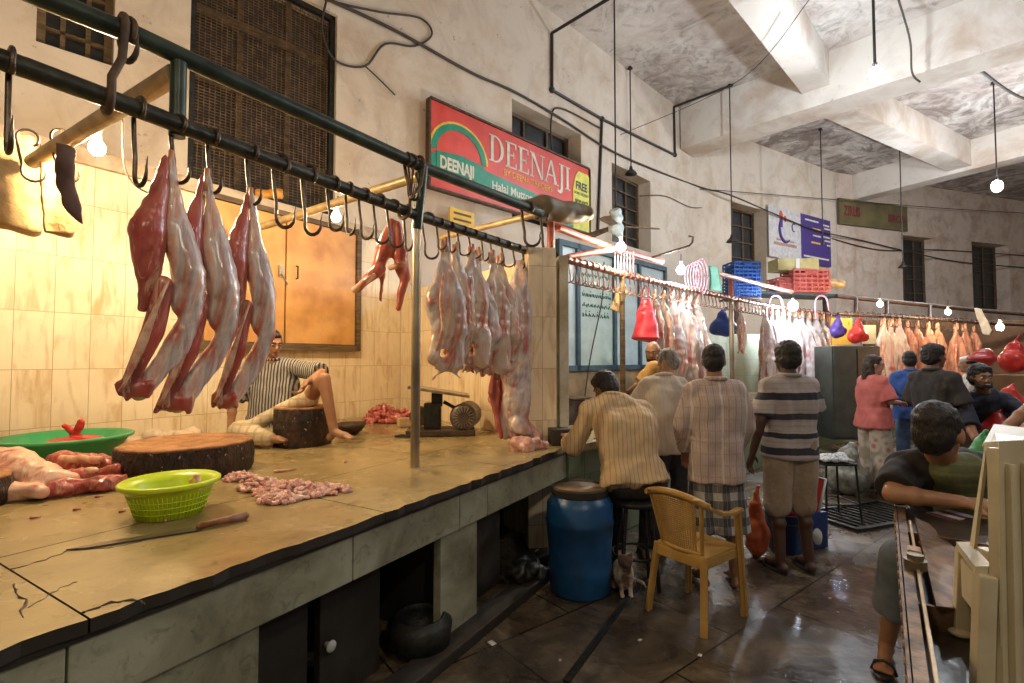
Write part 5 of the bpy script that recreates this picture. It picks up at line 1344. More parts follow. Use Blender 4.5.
q = AY(812, 548, 4.2); q.z = 0; bag('b', 'dirty white carrier bag right of the khaki trousers', q, (.08, .07, .32), M['white_pl'], 6)
q = AY(815, 520, 4.15)
t = thing('tray', 'red plastic tray leaning upright beside the khaki trousers', 'tray', V((q.x, q.y + .05, .30)), .3)
MB().box((0, 0, .14), (.20, .03, .30), rot=Matrix.Rotation(.3, 3, 'Y'), bevel=.01).build('tray_body', M['red_crate'], t)
MB().tube([Matrix.Rotation(.3, 3, 'Y') @ V(p) + V((0, -.02, .14)) for p in ((-.1, 0, -.15), (-.1, 0, .15), (.1, 0, .15), (.1, 0, -.15))], .012, 8).build('pale_rim', M['white_pl'], t, True)
MB().box((0, .05, -.15), (.24, .2, .29), bevel=.01).build('crate_base', M['blue_bucket'], t)
# high wire stool with papers
q = AZ(838, 519, 0)
t = thing('high_stool', 'black wire-legged stool with crumpled paper on top, behind the polo-shirted man', 'stool', V((q.x - .05, q.y, 0)))
MB().box((0, 0, .55), (.30, .30, .02), bevel=.005).build('seat', M['dark_metal'], t)
for x, y in ((-.14, -.14), (.14, -.14), (.14, .14), (-.14, .14)): MB().cyl((x, y, .54), (x * 1.2, y * 1.2, 0), .010, seg=8).build('leg', M['dark_metal'], t, 'a')
MB().tube([(-.16, -.16, .18), (.16, -.16, .18), (.16, .16, .18), (-.16, .16, .18), (-.16, -.16, .18)], .007, 6).build('brace', M['dark_metal'], t, True)
paper = mat('grey_print_paper', (.5, .52, .54), .8, (.15, .16, .18), 40, lo=.42, hi=.5)
b = MB(); b.box((0, 0, .585), (.28, .26, .03)); b.sph((.05, 0, .6), (.1, .1, .035)); o = blob('crumpled_paper', b, .014, paper, None, 1, nz(14, .02)); o.location = (t.location.x, t.location.y, .005); tag(o, 'crumpled printed paper lying on the high wire stool', 'paper')
bag('b', 'big clear bag of rubbish on the floor right of the high stool', AY(848, 470, 5.9) * V((1, 1, 0)), (.25, .22, .55), mat('clear_dirty_plastic', (.30, .31, .27), .3, (.10, .11, .09), 14, 0, .4), 9)
# yellowish jerry can behind woman
q = AZ(858, 476, 0); t = thing('jerry_can', 'pale yellow jerry can behind the woman in pink', 'can', V((q.x, q.y, 0))); MB().box((0, 0, .2), (.2, .16, .38), bevel=.03).build('can_body', mat('pale_yellow_plastic', (.50, .46, .26), .5), t, 'a'); MB().cyl((0, 0, .38), (0, 0, .45), .035, seg=14).build('cap', M['red_crate'], t, 'a')
# drain and gratings, litter
def strip(p0, p1, w, z0, z1, m, name, lab, cat):
    a, b_ = V(p0), V(p1); a.z = b_.z = (z0 + z1) / 2; o = MB().bar(a, b_, w, z1 - z0).build(name, m); return tag(o, lab, cat)
strip(AZ(566, 683, 0), AZ(640, 583, 0), .035, .0, .012, M['dark_metal'], 'drain_cover', 'thin dark drain strip running past the cat', 'drain')
t = thing('floor_grating', 'dark rectangular grating frame on the wet floor behind the seated man', 'grating', AZ(868, 516, 0), .35)
b = MB(); b.box((0, .28, .015), (1.1, .05, .03)).box((0, -.28, .015), (1.1, .05, .03)).box((.55, 0, .015), (.05, .6, .03)).box((-.55, 0, .015), (.05, .6, .03)); b.build('frame', M['dark_metal'], t)
b = MB()
for k in range(12): b.box((-.5 + k * .09, 0, .01), (.02, .54, .014))
b.build('bars', M['dark_metal'], t)
rn = random.Random(4)
wp = mat('white_litter', (.62, .6, .56), .8)
for k, (px, py) in enumerate(((492, 643), (515, 600), (510, 607), (560, 660), (640, 640), (830, 598), (845, 580), (838, 612), (700, 655), (880, 560), (760, 600), (560, 560))):
    q = AZ(px, py, .004); s_ = .022 if k == 0 else rn.uniform(.006, .014)
    o = MB().box((0, 0, 0), (s_ * 1.4, s_ * 2, .003), rz=rn.uniform(0, 3), bevel=.0008).build('paper_scrap', wp); o.location = q; 
    tag(o, 'white paper scrap on the floor before the platform' if k == 0 else 'tiny pale litter bit on the wet floor', 'litter', None if k == 0 else 'tiny litter bits')
# things stored under the platform
t = thing('pot', 'dark round pot under the platform left of the pale support', 'pot', EP(1.02, .12, 0)); MB().lathe([(.1, 0), (.16, .06), (.17, .16), (.13, .2), (.12, .2), (.15, .15), (.02, .02)], seg=28).build('pot_body', M['dark_metal'], t, True)
for k, (tt, r_) in enumerate(((1.9, .1), (2.1, .13), (2.3, .09))):
    b = MB(); rn = random.Random(k)
    for i in range(6): b.sph((rn.uniform(-.1, .1), rn.uniform(-.08, .08), rn.uniform(.03, .12)), rn.uniform(.04, .07), u=8, v=6)
    o = blob('rubbish_heap', b, .014, M['dark_metal'], None, 0, nz(20, .02)); o.location = EP(tt, .02, .0); tag(o, 'dark rubbish heap under the far half of the near platform', 'rubbish', 'rubbish under the platform')
o = MB().lathe([(.03, 0), (.05, .05), (.045, .09), (.02, .1)], seg=16).build('plastic_cup', M['white_pl'], None, True); o.location = AZ(541, 563, 0); tag(o, 'pale cup lying in shadow left of the blue drum', 'cup')
# ------------------------------------------------------------------ table at right
M['ang'] = mat('rusty_angle_iron', (.26, .16, .09), .5, (.07, .04, .025), 16, .5, .3)
M['tabletop'] = mat('dark_wet_sheet', (.085, .07, .055), .3, (.035, .028, .022), 5, .3, .3)
M['brass'] = mat('worn_pale_edge', (.55, .40, .22), .4, (.35, .22, .1), 10, .3, .2)
ZTB = .93
ta, tb = AZ(897, 507, ZTB), AZ(915, 700, ZTB)
td = (tb - ta); TL = td.length + .35; td.normalize(); tn = V((-td.y, td.x, 0))
if tn.x < 0: tn = -tn
tang = math.atan2(td.y, td.x)      # local x runs towards the camera
t = thing('metal_table', 'rusty iron-framed table at lower right with a perforated rim', 'table', V((ta.x, ta.y, 0)), tang)
sg = 1 if (Matrix.Rotation(tang, 3, 'Z') @ V((0, 1, 0))).dot(tn) > 0 else -1
TW = 1.7
b = MB(); b.box((.17, sg * TW / 2, ZTB - .012), (.36, TW, .024), bevel=.004); b.build('far_shelf_plate', M['tabletop'], t)
b = MB(); b.box((.35 + (TL - .35) / 2, sg * TW / 2, ZTB - .09), (TL - .35, TW, .012)); b.build('sunken_tray', M['tabletop'], t)
b = MB(); b.box((TL / 2, sg * .012, ZTB - .01), (TL, .024, .04)); b.box((TL / 2, sg * -.006, ZTB - .04), (TL, .006, .1)); b.build('left_rim', M['ang'], t)
b = MB(); b.box((TL / 2 + .1, sg * .035, ZTB + .006), (TL - .3, .008, .02), bevel=.002); b.build('pale_edge_strip', M['brass'], t)
b = MB()
for k in range(46):
    x = .03 + k * (TL - .05) / 46; b.cyl((x, sg * -.012, ZTB - .03 + (.012 if k % 2 else -.006)), (x, sg * -.004, ZTB - .03 + (.012 if k % 2 else -.006)), .009, seg=8)
b.build('rim_rivets', M['brass'], t)
b = MB(); b.box((.365, sg * TW / 2, ZTB - .035), (.014, TW, .075)); b.build('inner_rim', M['ang'], t)
b = MB()
for k in range(24): b.sph((.375, sg * (.06 + k * .045), ZTB - .03), (.006, .009, .009), u=8, v=6)
b.build('inner_rim_rivets', M['brass'], t)
b = MB(); b.box((.95, sg * TW / 2, ZTB - .06), (.012, TW, .07)); b.build('cross_rim', M['ang'], t)
# V shaped sheet
b = MB(); v1 = V((.22, sg * .05, ZTB + .015)); v2 = V((1.0, sg * .06, ZTB - .01)); v3 = V((.80, sg * .26, ZTB - .06)); v4 = V((.22, sg * .09, ZTB + .0))
for dz in (0, ): 
    b.bm.faces.new([b.bm.verts.new(p) for p in (v1, v4, v3, v2)])
o = b.build('folded_sheet', M['ang'], t); k = o.modifiers.new('s', 'SOLIDIFY'); k.thickness = .006
b = MB()
for i in range(20): f_ = .12 + .7 * i / 20; p = v4.lerp(v3, f_).lerp(v1.lerp(v2, f_), .45); b.box(p + V((0, 0, .004)), (.014, .008, .004))
b.build('sheet_slots', M['dark_metal'], t)
b = MB()
for x, y in ((.05, .05), (TL - .05, .05), (.05, TW - .05), (TL - .05, TW - .05)):
    MB().box((x, sg * y, (ZTB - .03) / 2), (.045, .045, ZTB - .03)).build('leg', M['ang'], t)
b.bm.free()
MB().cyl((.78, sg * .03, ZTB + .01), (.78, sg * .03, ZTB + .035), .028, seg=18).cyl((.78, sg * .03, ZTB + .035), (.78, sg * .03, ZTB + .05), .02, seg=14).build('rim_clamp', M['steel'], t, 'a')
MB().box((.70, sg * .03, ZTB + .03), (.05, .035, .03), bevel=.008).build('yellow_clip', M['chair'], t)
q = AZ(925, 556, ZTB - .075)
o = MB().bar(AZ(928, 545, ZTB - .08), AZ(962, 550, ZTB - .08), .012, .01).build('wood_stick', M['white_pl']); tag(o, 'thin pale stick lying in the sunken table tray', 'stick')
# leaflet
q = AZ(952, 515, ZTB + .002); o = MB().box((0, 0, 0), (.15, .10, .003), bevel=.001).build('leaflet', stripemat('leaflet_print', (.55, .5, .52), [('x', 14, .5, (.10, .03, .05))])); o.location = q; o.rotation_euler = (0, 0, .3); tag(o, 'white and dark printed leaflet under the seated mans forearm', 'leaflet')
# plastic stool on the table
M['ivory_pl'] = mat('ivory_plastic', (.56, .51, .36), .4, (.46, .40, .26), 9, 0, .1, lo=.3, hi=.6)
zs = ZTB - .083; sp = AZ(1006, 632, zs)
Ya = 1.04
def AP(px, py, Y): return AY(px, py, Y)
sp = AY(1000, 650, Ya); sp.z = zs
t = thing('plastic_chair', 'ivory plastic chair standing on the metal table, back towards us, cut by the right edge', 'chair', sp)
def quadbox(b, pts, th):
    """slab with four corners given and thickness vector"""
    th = V(th); A_ = [b.bm.verts.new(V(p) - sp) for p in pts]; B_ = [b.bm.verts.new(V(p) - sp + th) for p in pts]
    b.bm.faces.new(A_); b.bm.faces.new(B_[::-1])
    for i in range(4): b.bm.faces.new((A_[(i + 1) % 4], A_[i], B_[i], B_[(i + 1) % 4]))
ztop = AY(992, 447, Ya).z
bl_, tl_ = AY(1000, 600, Ya), AY(999, 449, Ya); bl_.z = zs
br_, tr_ = bl_ + V((.30, .06, 0)), tl_ + V((.28, .06, 0))
b = MB(); quadbox(b, (bl_, br_, tr_, tl_), (-.008, .018, 0))
for k in range(7):
    f_ = (k + .5) / 7; p0_, p1_ = bl_.lerp(br_, f_), tl_.lerp(tr_, f_); b.bar(p0_ - sp + V((.0, .0, 0)), p1_ - sp + V((.0, .0, -.03)), .03, .012, bevel=.005)
b.build('ribbed_back', M['ivory_pl'], t)
# side wing with a tall opening, going away from the camera
fl, ft = AY(962, 600, 1.26), AY(984, 449, 1.24)
fl.z = zs + .12
b = MB(); md = lambda a_, b_, f_: a_.lerp(b_, f_)
wb0, wt0 = bl_ + V((-.002, 0, .12)), tl_
quadbox(b, (wt0, md(wt0, ft, 1), md(wt0, ft, 1) + V((0, 0, -.035)), wt0 + V((0, 0, -.035))), (.012, .004, 0))
quadbox(b, (wb0, md(wb0, fl, 1), md(wb0, fl, 1) + V((0, 0, .09)), wb0 + V((0, 0, .09))), (.012, .004, 0))
quadbox(b, (wt0, wb0, md(wb0, fl, .22), md(wt0, ft, .22)), (.012, .004, 0))
quadbox(b, (ft, fl, md(fl, wb0, .16), md(ft, wt0, .16)), (.012, .004, 0))
b.build('side_wing', M['ivory_pl'], t)
b = MB(); quadbox(b, (tr_ + V((-.01, 0, 0)), br_ + V((-.01, 0, 0)), br_ + V((-.03, .24, 0)), tr_ + V((-.03, .22, 0))), (.01, 0, 0)); b.build('far_wing', M['ivory_pl'], t)
b = MB(); quadbox(b, (tl_, tr_, tr_ + V((-.02, .22, 0)), ft + V((0, .0, 0))), (0, 0, .016)); b.build('top_panel', M['ivory_pl'], t)
b = MB(); quadbox(b, (wb0 + V((.02, .06, .02)), br_ + V((0, .06, .14)), br_ + V((-.02, .28, .14)), fl + V((.03, 0, .02))), (0, 0, .014)); b.build('seat', M['ivory_pl'], t)
# low arm with its legs
a0, a1 = AY(985, 574, 1.06), AY(964, 548, 1.30)
b = MB(); quadbox(b, (a0 + V((-.02, 0, 0)), a0 + V((.016, 0, 0)), a1 + V((.016, 0, 0)), a1 + V((-.02, 0, 0))), (0, 0, .016)); b.build('armrest', M['ivory_pl'], t)
for p_, w_, h_ in ((a0, .036, zs), (a1, .022, zs)):
    q_ = V((p_.x - .012, p_.y + .005, zs)); b = MB(); b.bar(V((p_.x, p_.y, p_.z)) - sp, q_ - sp, w_, .03, bevel=.004); b.sph(q_ - sp + V((0, 0, .008)), (.026, .024, .012)); b.build('leg', M['ivory_pl'], t)
for p_ in (br_ + V((-.02, .02, 0)), br_ + V((-.03, .25, 0))):
    b = MB(); b.bar(V((p_.x, p_.y, zs + .2)) - sp, V((p_.x, p_.y, zs)) - sp, .04, .03, bevel=.004); b.build('leg', M['ivory_pl'], t)
b = MB(); b.bar(bl_ - sp + V((-.02, -.01, .012)), br_ - sp + V((0, -.01, .012)), .04, .024, bevel=.006); b.build('foot_rail', M['ivory_pl'], t)
# green cloth / bag behind foreground man
bag('b', 'green plastic bag behind the seated young mans shoulder', AY(984, 474, 3.6), (.12, .1, .30), M['green_pl'], 3)
# counter of the right stall with red bags
M['brown_panel'] = mat('brown_cupboard', (.10, .06, .035), .6, (.05, .03, .02), 4)
M['dark_green_wall'] = mat('dark_green_panel', (.05, .055, .045), .6, (.03, .03, .025), 4)
t = thing('stall_counter', 'brown wooden counter behind the bending man at right', 'counter', (5.35, 5.5, 0), rad(8))
MB().box((1.2, .3, .42), (2.6, .7, .84)).build('counter_body', M['brown_panel'], t); MB().box((1.2, .3, .86), (2.7, .8, .04)).build('counter_top', M['old_wood'], t)
for px, py, D_, sz, lab in ((1016, 372, 5.6, (.19, .14, .40), 'big bright red bag hanging at the right edge, upper one'), (1010, 412, 5.2, (.17, .12, .28), 'red bag at the right edge, below the big one'), (998, 440, 4.9, (.2, .15, .3), 'dark red bag beside the bending mans arm'), (984, 362, 6.4, (.18, .14, .14), 'dark red bundle above the bending mans head')):
    bag('b', lab, AY(px, py, D_), sz, M['red_bag'] if 'dark' not in lab else M['red_crate'], px)
o = MB().box((0, 0, 0), (.62, .08, .62)).build('wooden_board', mat('brown_board', (.30, .17, .08), .7, (.2, .11, .05), 3)); o.location = AY(1004, 400, 6.2); tag(o, 'brown wooden board behind the bending man', 'board')
# dark cupboard behind white carcasses and back clutter of the far stall
def cbox(name, px0, px1, py0, py1, D_, th, m, lab, cat, parts=None):
    a = AY(px0, py1, D_); b_ = AY(px1, py0, D_)
    w = b_.x - a.x; h = AY(px0, py0, D_).z - a.z
    t = thing(name, lab, cat, V((a.x + w / 2, D_ + th / 2, a.z)))
    MB().box((0, 0, h / 2), (w, th, h), bevel=min(.02, w * .03)).build('box_body', m, t)
    return t, w, h
t, w, h = cbox('cupboard', 834, 880, 346, 440, 8.4, .5, M['dark_green_wall'], 'dark cupboard left of the woman in pink', 'cupboard')
for q in (-1, 1): d_ = MB().box((q * w * .245, -.26, h * .5), (w * .46, .02, h * .94), bevel=.004).build('door', M['dark_green_wall'] if q < 0 else M['brown_panel'], t); MB().box((q * .04, -.28, h * .5), (.015, .02, .12)).build('handle', M['steel'], d_)
t, w, h = cbox('notice_board', 832, 852, 318, 345, 9.6, .04, mat('yellow_sheet', (.62, .38, .05), .6), 'yellow sheet hanging over the dark cupboard', 'sheet')
bag('b', 'red round bag on top of the dark cupboard', AY(858, 343, 8.7), (.17, .14, .42), M['red_bag'], 1)
bag('b', 'violet bag hanging at the end of the pink rail', AY(838, 338, 9.0), (.14, .12, .40), mat('violet_plastic', (.08, .04, .22), .5), 2)
t, w, h = cbox('back_screen', 868, 1060, 320, 430, 11.6, .1, mat('warm_brown_backdrop', (.22, .12, .06), .7, (.12, .07, .04), 3), 'warm brown screen behind the orange carcasses', 'screen')
t, w, h = cbox('pale_panel', 690, 765, 334, 392, 9.2, .08, M['tile_far'], 'pale greenish panel behind the plaid-shirted mans head', 'panel')
t, w, h = cbox('cream_sheet', 862, 876, 325, 344, 9.4, .03, M['ivory_pl'], 'small cream sheet right of the red round bag', 'sheet')
# white drying cloth
cloth('hanging_cloth', [(974, 308), (982, 309), (992, 330), (990, 336), (983, 334)], 10.2, mat('white_cloth', (.6, .58, .5), .8), 'white patterned cloth hanging over the far frame', .05, 3)
# red bag on rail
p = path_at(R2, 646)[0]; t = thing('plastic_bag', 'pink-red shopping bag hanging on the pink rail', 'bag', AY(646, 341, p.y))
b = MB(); b.cyl((0, 0, .03), (0, 0, .34), .165, .10, 20); b.cyl((0, 0, .3), (0, 0, .5), .105, .05, 16); b.sph((0, 0, .04), (.16, .15, .05)); blob('bag_body', b, .012, mat('pinkish_red_bag', (.80, .07, .10), .4, (.62, .04, .06), 5), t, 2, nz(7, .02))
MB().tube([(-.05, 0, .5), (-.03, 0, .62), (0, 0, .66), (.03, 0, .62), (.05, 0, .5)], .008, 6).build('handle', M['red_bag'], t, True)
bag('b', 'blue bag behind the thin steel pole', AY(723, 336, 8.0), (.22, .15, .45), mat('royal_blue_plastic', (.02, .06, .30), .4), 8)
# cords and cloth on the pink pipe
M['pinkcloth'] = mat('pink_rope', (.55, .28, .33), .8); M['greencloth'] = mat('pale_green_cloth', (.16, .36, .27), .8)
q = AY(699, 268, 6.9)
b = MB()
for k in range(5): b.tube([q + V((-.12 + .04 * k + .02 * math.cos(a_), .0, -.12 + (.17 + .02 * k) * math.sin(a_))) + V(((.06) * math.cos(a_), 0, 0)) for a_ in [2 * PI * i / 16 for i in range(17)]], .010, 6)
tag(b.build('coiled_rope', M['pinkcloth'], None, True), 'coil of pink rope over the rail right of the second bulb', 'rope')
cloth('hanging_cloth', [(708, 266), (719, 267), (722, 292), (709, 290)], 7.0, M['greencloth'], 'pale green cloth beside the pink rope coil', .05, 4)
# crates and cartons on a shelf above the rail frame
t = thing('high_shelf', 'high plank shelf carrying crates in front of the middle wall', 'shelf', AY(783, 292, 9.9), .25)
MB().box((.15, .25, -.03), (2.6, .6, .05)).build('shelf_board', M['blue_frame'], t)
MB().box((-.9, .25, -1.45), (.08, .08, 2.8)).build('shelf_post', M['brown_pipe'], t); MB().box((1.3, .25, -1.45), (.08, .08, 2.8)).build('shelf_post', M['brown_pipe'], t)
def crate(px0, px1, py0, py1, D_, m, lab, z_=None):
    a = AY(px0, py1, D_); b_ = AY(px1, py1, D_); w = b_.x - a.x; h = AY(px0, py0, D_).z - a.z; dp_ = .4
    t = thing('plastic_crate', lab, 'crate', V(((a.x + b_.x) / 2, D_ + .2, a.z)), .1)
    b = MB()
    for z0_ in [h * k / 5 for k in range(6)]:
        for y in (-.2, .2): b.box((0, y, z0_), (w, .02, h * .09))
        for x in (-w / 2, w / 2): b.box((x, 0, z0_), (.02, dp_, h * .09))
    for k in range(7):
        x = -w / 2 + w * k / 6
        for y in (-.2, .2): b.box((x, y, h / 2), (w * .035, .024, h))
    for y in (-.1, .1):
        for x in (-w / 2, w / 2): b.box((x, y, h / 2), (.024, .03, h))
    b.box((0, 0, .01), (w, dp_, .02)); b.box((0, 0, h * .45), (w * .9, dp_ * .85, h * .85)); b.build('crate_body', m, t)
    MB().box((0, -.22, h * .88), (w * .3, .02, h * .1)).build('grip', m, t)
bluec = mat('blue_crate_plastic', (.02, .08, .30), .45, (.015, .05, .2)); redc = mat('faded_red_crate', (.50, .12, .10), .5, (.38, .08, .07))
crate(733, 760, 281, 297, 9.0, bluec, 'lower blue crate right of the dark post'); crate(733, 760, 262, 281, 9.0, bluec, 'upper blue crate stacked under the dark window')
crate(792, 830, 270, 291, 9.7, redc, 'big faded red crate on the high shelf'); crate(778, 796, 278, 292, 9.75, redc, 'smaller dark red crate left of the big faded red crate')
t, w, h = cbox('shelf_bracket', 730, 762, 297, 299, 8.95, .5, M['brown_pipe'], 'short plank under the two blue crates', 'plank')
t, w, h = cbox('cardboard_box', 778, 819, 258, 270, 9.7, .4, mat('olive_carton', (.42, .36, .16), .8, (.32, .27, .12)), 'olive cardboard box on top of the red crates', 'box')
MB().box((-.02, -.21, h / 2), (.07, .01, h * .9)).build('packing_tape', M['white_pl'], t)
o = blob('foam_bundle', MB().sph((0, 0, 0), (.18, .14, .1)).cap((-.1, 0, 0), (.12, 0, -.02), .09, .07), .02, M['brass'], None, 1, nz(8, .03)); o.location = AY(836, 283, 9.8); tag(o, 'orange-yellow bundle at the right end of the high shelf', 'bundle')
# handles / loop hooks over the brightest bulb
for px, lab in ((776, 'big pink bent hook left of the brightest bulb'), (822, 'big pink bent hook right of the brightest bulb')):
    q = AY(px, 316, 9.0); pts = [q + V((-.11, 0, -.05)), q + V((-.12, 0, .2))] + [q + V((.11 * math.cos(PI - PI * k / 8), 0, .25 + .12 * math.sin(PI * k / 8))) for k in range(9)] + [q + V((.13, 0, .1))]
    tag(MB().tube(pts, .016, 8).build('large_hook', M['pinkcloth'], None, True), lab, 'hook')
# small scale tray / tools on platform 2 near the seated customer
t = thing('weighing_tray', 'grey metal box with a wooden tray beside the pillar on the second platform', 'box', AZ(577, 424, ZT), .7); MB().box((-.05, .1, .13), (.3, .28, .26), bevel=.01).build('box_body', M['motor'], t); MB().box((.05, .08, .275), (.34, .3, .02), bevel=.005).build('tray', M['old_wood'], t)
o = blob('meat_chunk', MB().sph((0, 0, .05), (.12, .08, .05)).sph((.08, .02, .05), (.08, .07, .05)), .012, M['fatty'], None, 1, nz(16, .015)); o.location = AZ(596, 409, ZT); o.location = V((t.location.x + .12, t.location.y + .35, ZT)); tag(o, 'pink lump of meat behind the crouching mans hands', 'meat')
o = MB().box((0, 0, .004), (.18, .14, .006), bevel=.001).build('paper_sheet', paper if False else M['white_pl']); o.location = AZ(566, 436, ZT); o.rotation_euler = (0, 0, .5); tag(o, 'white paper sheet on the platform under the crouching mans elbow', 'paper')
# pillar foot block
o = MB().box((0, 0, .065), (.17, .2, .13), bevel=.01).build('dark_wrap', M['dark_stone'], None); o.location = V((pe.x + .05, pe.y - .03, ZT)); o.rotation_euler = (0, 0, rad(8)); tag(o, 'dark stone block at the foot of the tiled pillar', 'block')
# ================================================================== SIGNS
M['sign_red'] = mat('faded_red_sign', (.66, .07, .05), .45, (.55, .05, .035), 4, 0, .05)
M['sign_green'] = mat('sign_green', (.01, .26, .16), .45, bmp=0); M['sign_white'] = mat('sign_white', (.72, .66, .56), .5, bmp=0); M['sign_yel'] = mat('sign_yellow', (.70, .66, .10), .5, bmp=0); M['sign_orange'] = mat('sign_orange', (.80, .50, .05), .5, bmp=0)
M['sign_dark'] = mat('sign_dark', (.02, .06, .04), .5, bmp=0)
def text(body, size, x, z, y, m, parent, name='lettering', sx=1.0, align='LEFT', shear=0, ext=.002, bold=0):
    cu = bpy.data.curves.new(name, 'FONT'); cu.body = body; cu.size = size; cu.extrude = ext; cu.align_x = align; cu.shear = shear; cu.offset = bold
    o = bpy.data.objects.new(name, cu); C.objects.link(o); dg = bpy.context.evaluated_depsgraph_get()
    me = bpy.data.meshes.new_from_object(o.evaluated_get(dg)); bpy.data.objects.remove(o)
    me.transform(Matrix.Translation((x, y, z)) @ Matrix.Rotation(PI / 2, 4, 'X') @ Matrix.Diagonal((sx, 1, 1, 1)))
    me.materials.clear(); return link(name, me, m, parent)
SL = AY(430, 98, 6.8)
s0 = V((SL.x, SL.y)); sd_ = V((math.cos(AB), math.sin(AB)))
zt_ = AL(430, 98, s0, sd_).z; zb_ = AL(430, 186, s0, sd_).z; br_ = AL(589, 172, s0, sd_); SLN = (V((br_.x, br_.y)) - s0).length; SH = zt_ - zb_
t = thing('shop_sign', 'long red and green shop sign with a yellow corner, mounted high on the left wall', 'sign', V((s0.x, s0.y, zb_)), AB)
MB().box((SLN / 2, .03, SH / 2), (SLN, .05, SH)).build('sign_panel', M['sign_red'], t)
MB().plate([(0, SH * .16), (0, SH * .40), (SLN * .27, SH * .40), (SLN * .86, SH * .27), (SLN * .86, SH * .02), (SLN * .3, SH * .10)], -.003, .003).build('green_band', M['sign_green'], t)
fr = MB(); 
for c_, d_ in (((SLN / 2, .02, SH + .01), (SLN, .09, .03)), ((SLN / 2, .02, -.01), (SLN, .09, .03)), ((-.01, .02, SH / 2), (.03, .09, SH)), ((SLN + .01, .02, SH / 2), (.03, .09, SH))): fr.box(c_, d_)
fr.build('sign_frame', M['rust'], t)
# serif letters built from strokes
def serif_word(word, x, z, h, m, parent, sx=1.0):
    b = MB(); W_ = {'D': .80, 'E': .66, 'N': .84, 'A': .80, 'J': .46, 'I': .38}; y0, y1 = -.006, 0.0
    def rect(a, b_, c, d): b.plate([(x + a * h * sx, z + c * h), (x + b_ * h * sx, z + c * h), (x + b_ * h * sx, z + d * h), (x + a * h * sx, z + d * h)], y0, y1)
    def poly(ps): b.plate([(x + p[0] * h * sx, z + p[1] * h) for p in ps], y0, y1)
    for ch in word:
        w = W_[ch]
        if ch == 'D':
            rect(.08, .22, 0, 1); rect(0, .3, 0, .05); rect(0, .3, .95, 1)
            n = 10; out = [(.3 + .42 * math.sin(PI * k / n), .5 + .5 * math.cos(PI * k / n)) for k in range(n + 1)]; inn = [(.3 + .27 * math.sin(PI * k / n), .5 + .44 * math.cos(PI * k / n)) for k in range(n + 1)]
            for k in range(n): poly([out[k], out[k + 1], inn[k + 1], inn[k]])
        if ch == 'E':
            rect(.08, .22, 0, 1); rect(0, .56, 0, .06); rect(0, .54, .94, 1); rect(.2, .44, .48, .54); rect(.52, .58, 0, .24); rect(.50, .56, .78, 1); rect(.40, .45, .38, .64)
        if ch == 'N':
            rect(.08, .14, 0, 1); rect(.66, .72, 0, 1); poly([(.06, 1), (.22, 1), (.72, 0), (.60, 0)]); rect(0, .22, 0, .05); rect(-.02, .2, .95, 1); rect(.58, .82, .95, 1)
        if ch == 'A':
            poly([(.02, 0), (.09, 0), (.42, 1), (.34, 1)]); poly([(.34, 1), (.44, 1), (.76, 0), (.60, 0)]); rect(.18, .6, .32, .38); rect(-.04, .2, 0, .05); rect(.5, .84, 0, .05)
        if ch == 'J':
            rect(.18, .32, -.08, 1); rect(.08, .42, .95, 1); poly([(.32, -.08), (.30, -.2), (.15, -.28), (-.02, -.22), (.0, -.1), (.10, -.16), (.18, -.08)])
        if ch == 'I': rect(.10, .24, 0, 1); rect(0, .34, 0, .05); rect(0, .34, .95, 1)
        x += w * h * sx
    return b.build('lettering', m, parent)
serif_word('DEENAJI', SLN * .30, SH * .55, SH * .34, M['sign_white'], t, SLN * .565 / (4.76 * SH * .34))
text('BY DEENA TRADERS', SH * .115, SLN * .385, SH * .43, -.002, M['sign_orange'], t, sx=SLN * .36 / (SH * .115 * 10.2))
text('Halal Mutton & Chicken', SH * .15, SLN * .315, SH * .20, -.006, M['sign_white'], t, sx=SLN * .50 / (SH * .15 * 10.4), bold=.003)
# emblem: arch with ribbon
b = MB(); n = 16; ex_, ez = SLN * .145, SH * .45
for r0_, r1_, mm, nm in ((SH * .40, SH * .375, 'sign_orange', 'emblem_ring'), (SH * .375, SH * .30, 'sign_green', 'emblem_arch')):
    b = MB()
    for k in range(n):
        a0, a1 = PI * k / n, PI * (k + 1) / n; f_ = lambda r, a: (ex_ + r * 1.12 * math.cos(a), ez + r * math.sin(a))
        b.plate([f_(r0_, a0), f_(r0_, a1), f_(r1_, a1), f_(r1_, a0)], -.006, 0)
    b.build(nm, M[mm], t)
MB().plate([(SLN * .03, SH * .18), (SLN * .03, SH * .43), (SLN * .15, SH * .47), (SLN * .27, SH * .43), (SLN * .27, SH * .20), (SLN * .15, SH * .24)], -.010, -.002).build('emblem_ribbon', M['sign_green'], t)
text('DEENAJI', SH * .20, SLN * .045, SH * .25, -.012, M['sign_white'], t, sx=SLN * .21 / (SH * .20 * 4.5), bold=.008)
b = MB(); b.box((SLN * .16, -.012, SH * .20), (SLN * .20, .003, SH * .012)).box((SLN * .17, -.012, SH * .17), (SLN * .18, .003, SH * .01)); b.build('emblem_line', M['sign_white'], t)
yp = [(SLN * .865, -.0), (SLN * .865, SH * .62), (SLN * .885, SH * .82), (SLN * .91, SH * .90), (SLN * .985, SH * .90), (SLN, SH * .86), (SLN, 0)]
MB().plate(yp, -.008, 0).build('yellow_corner', M['sign_yel'], t)
text('FREE', SH * .17, SLN * .932, SH * .62, -.010, M['sign_dark'], t, sx=SLN * .115 / (SH * .17 * 2.5), align='CENTER', bold=.006)
text('HOME DELIVERY', SH * .06, SLN * .932, SH * .54, -.010, M['sign_dark'], t, sx=.8, align='CENTER')
text('9820242077', SH * .155, SLN * .932, SH * .36, -.010, M['sign_dark'], t, sx=SLN * .12 / (SH * .155 * 5.6), align='CENTER', bold=.003)
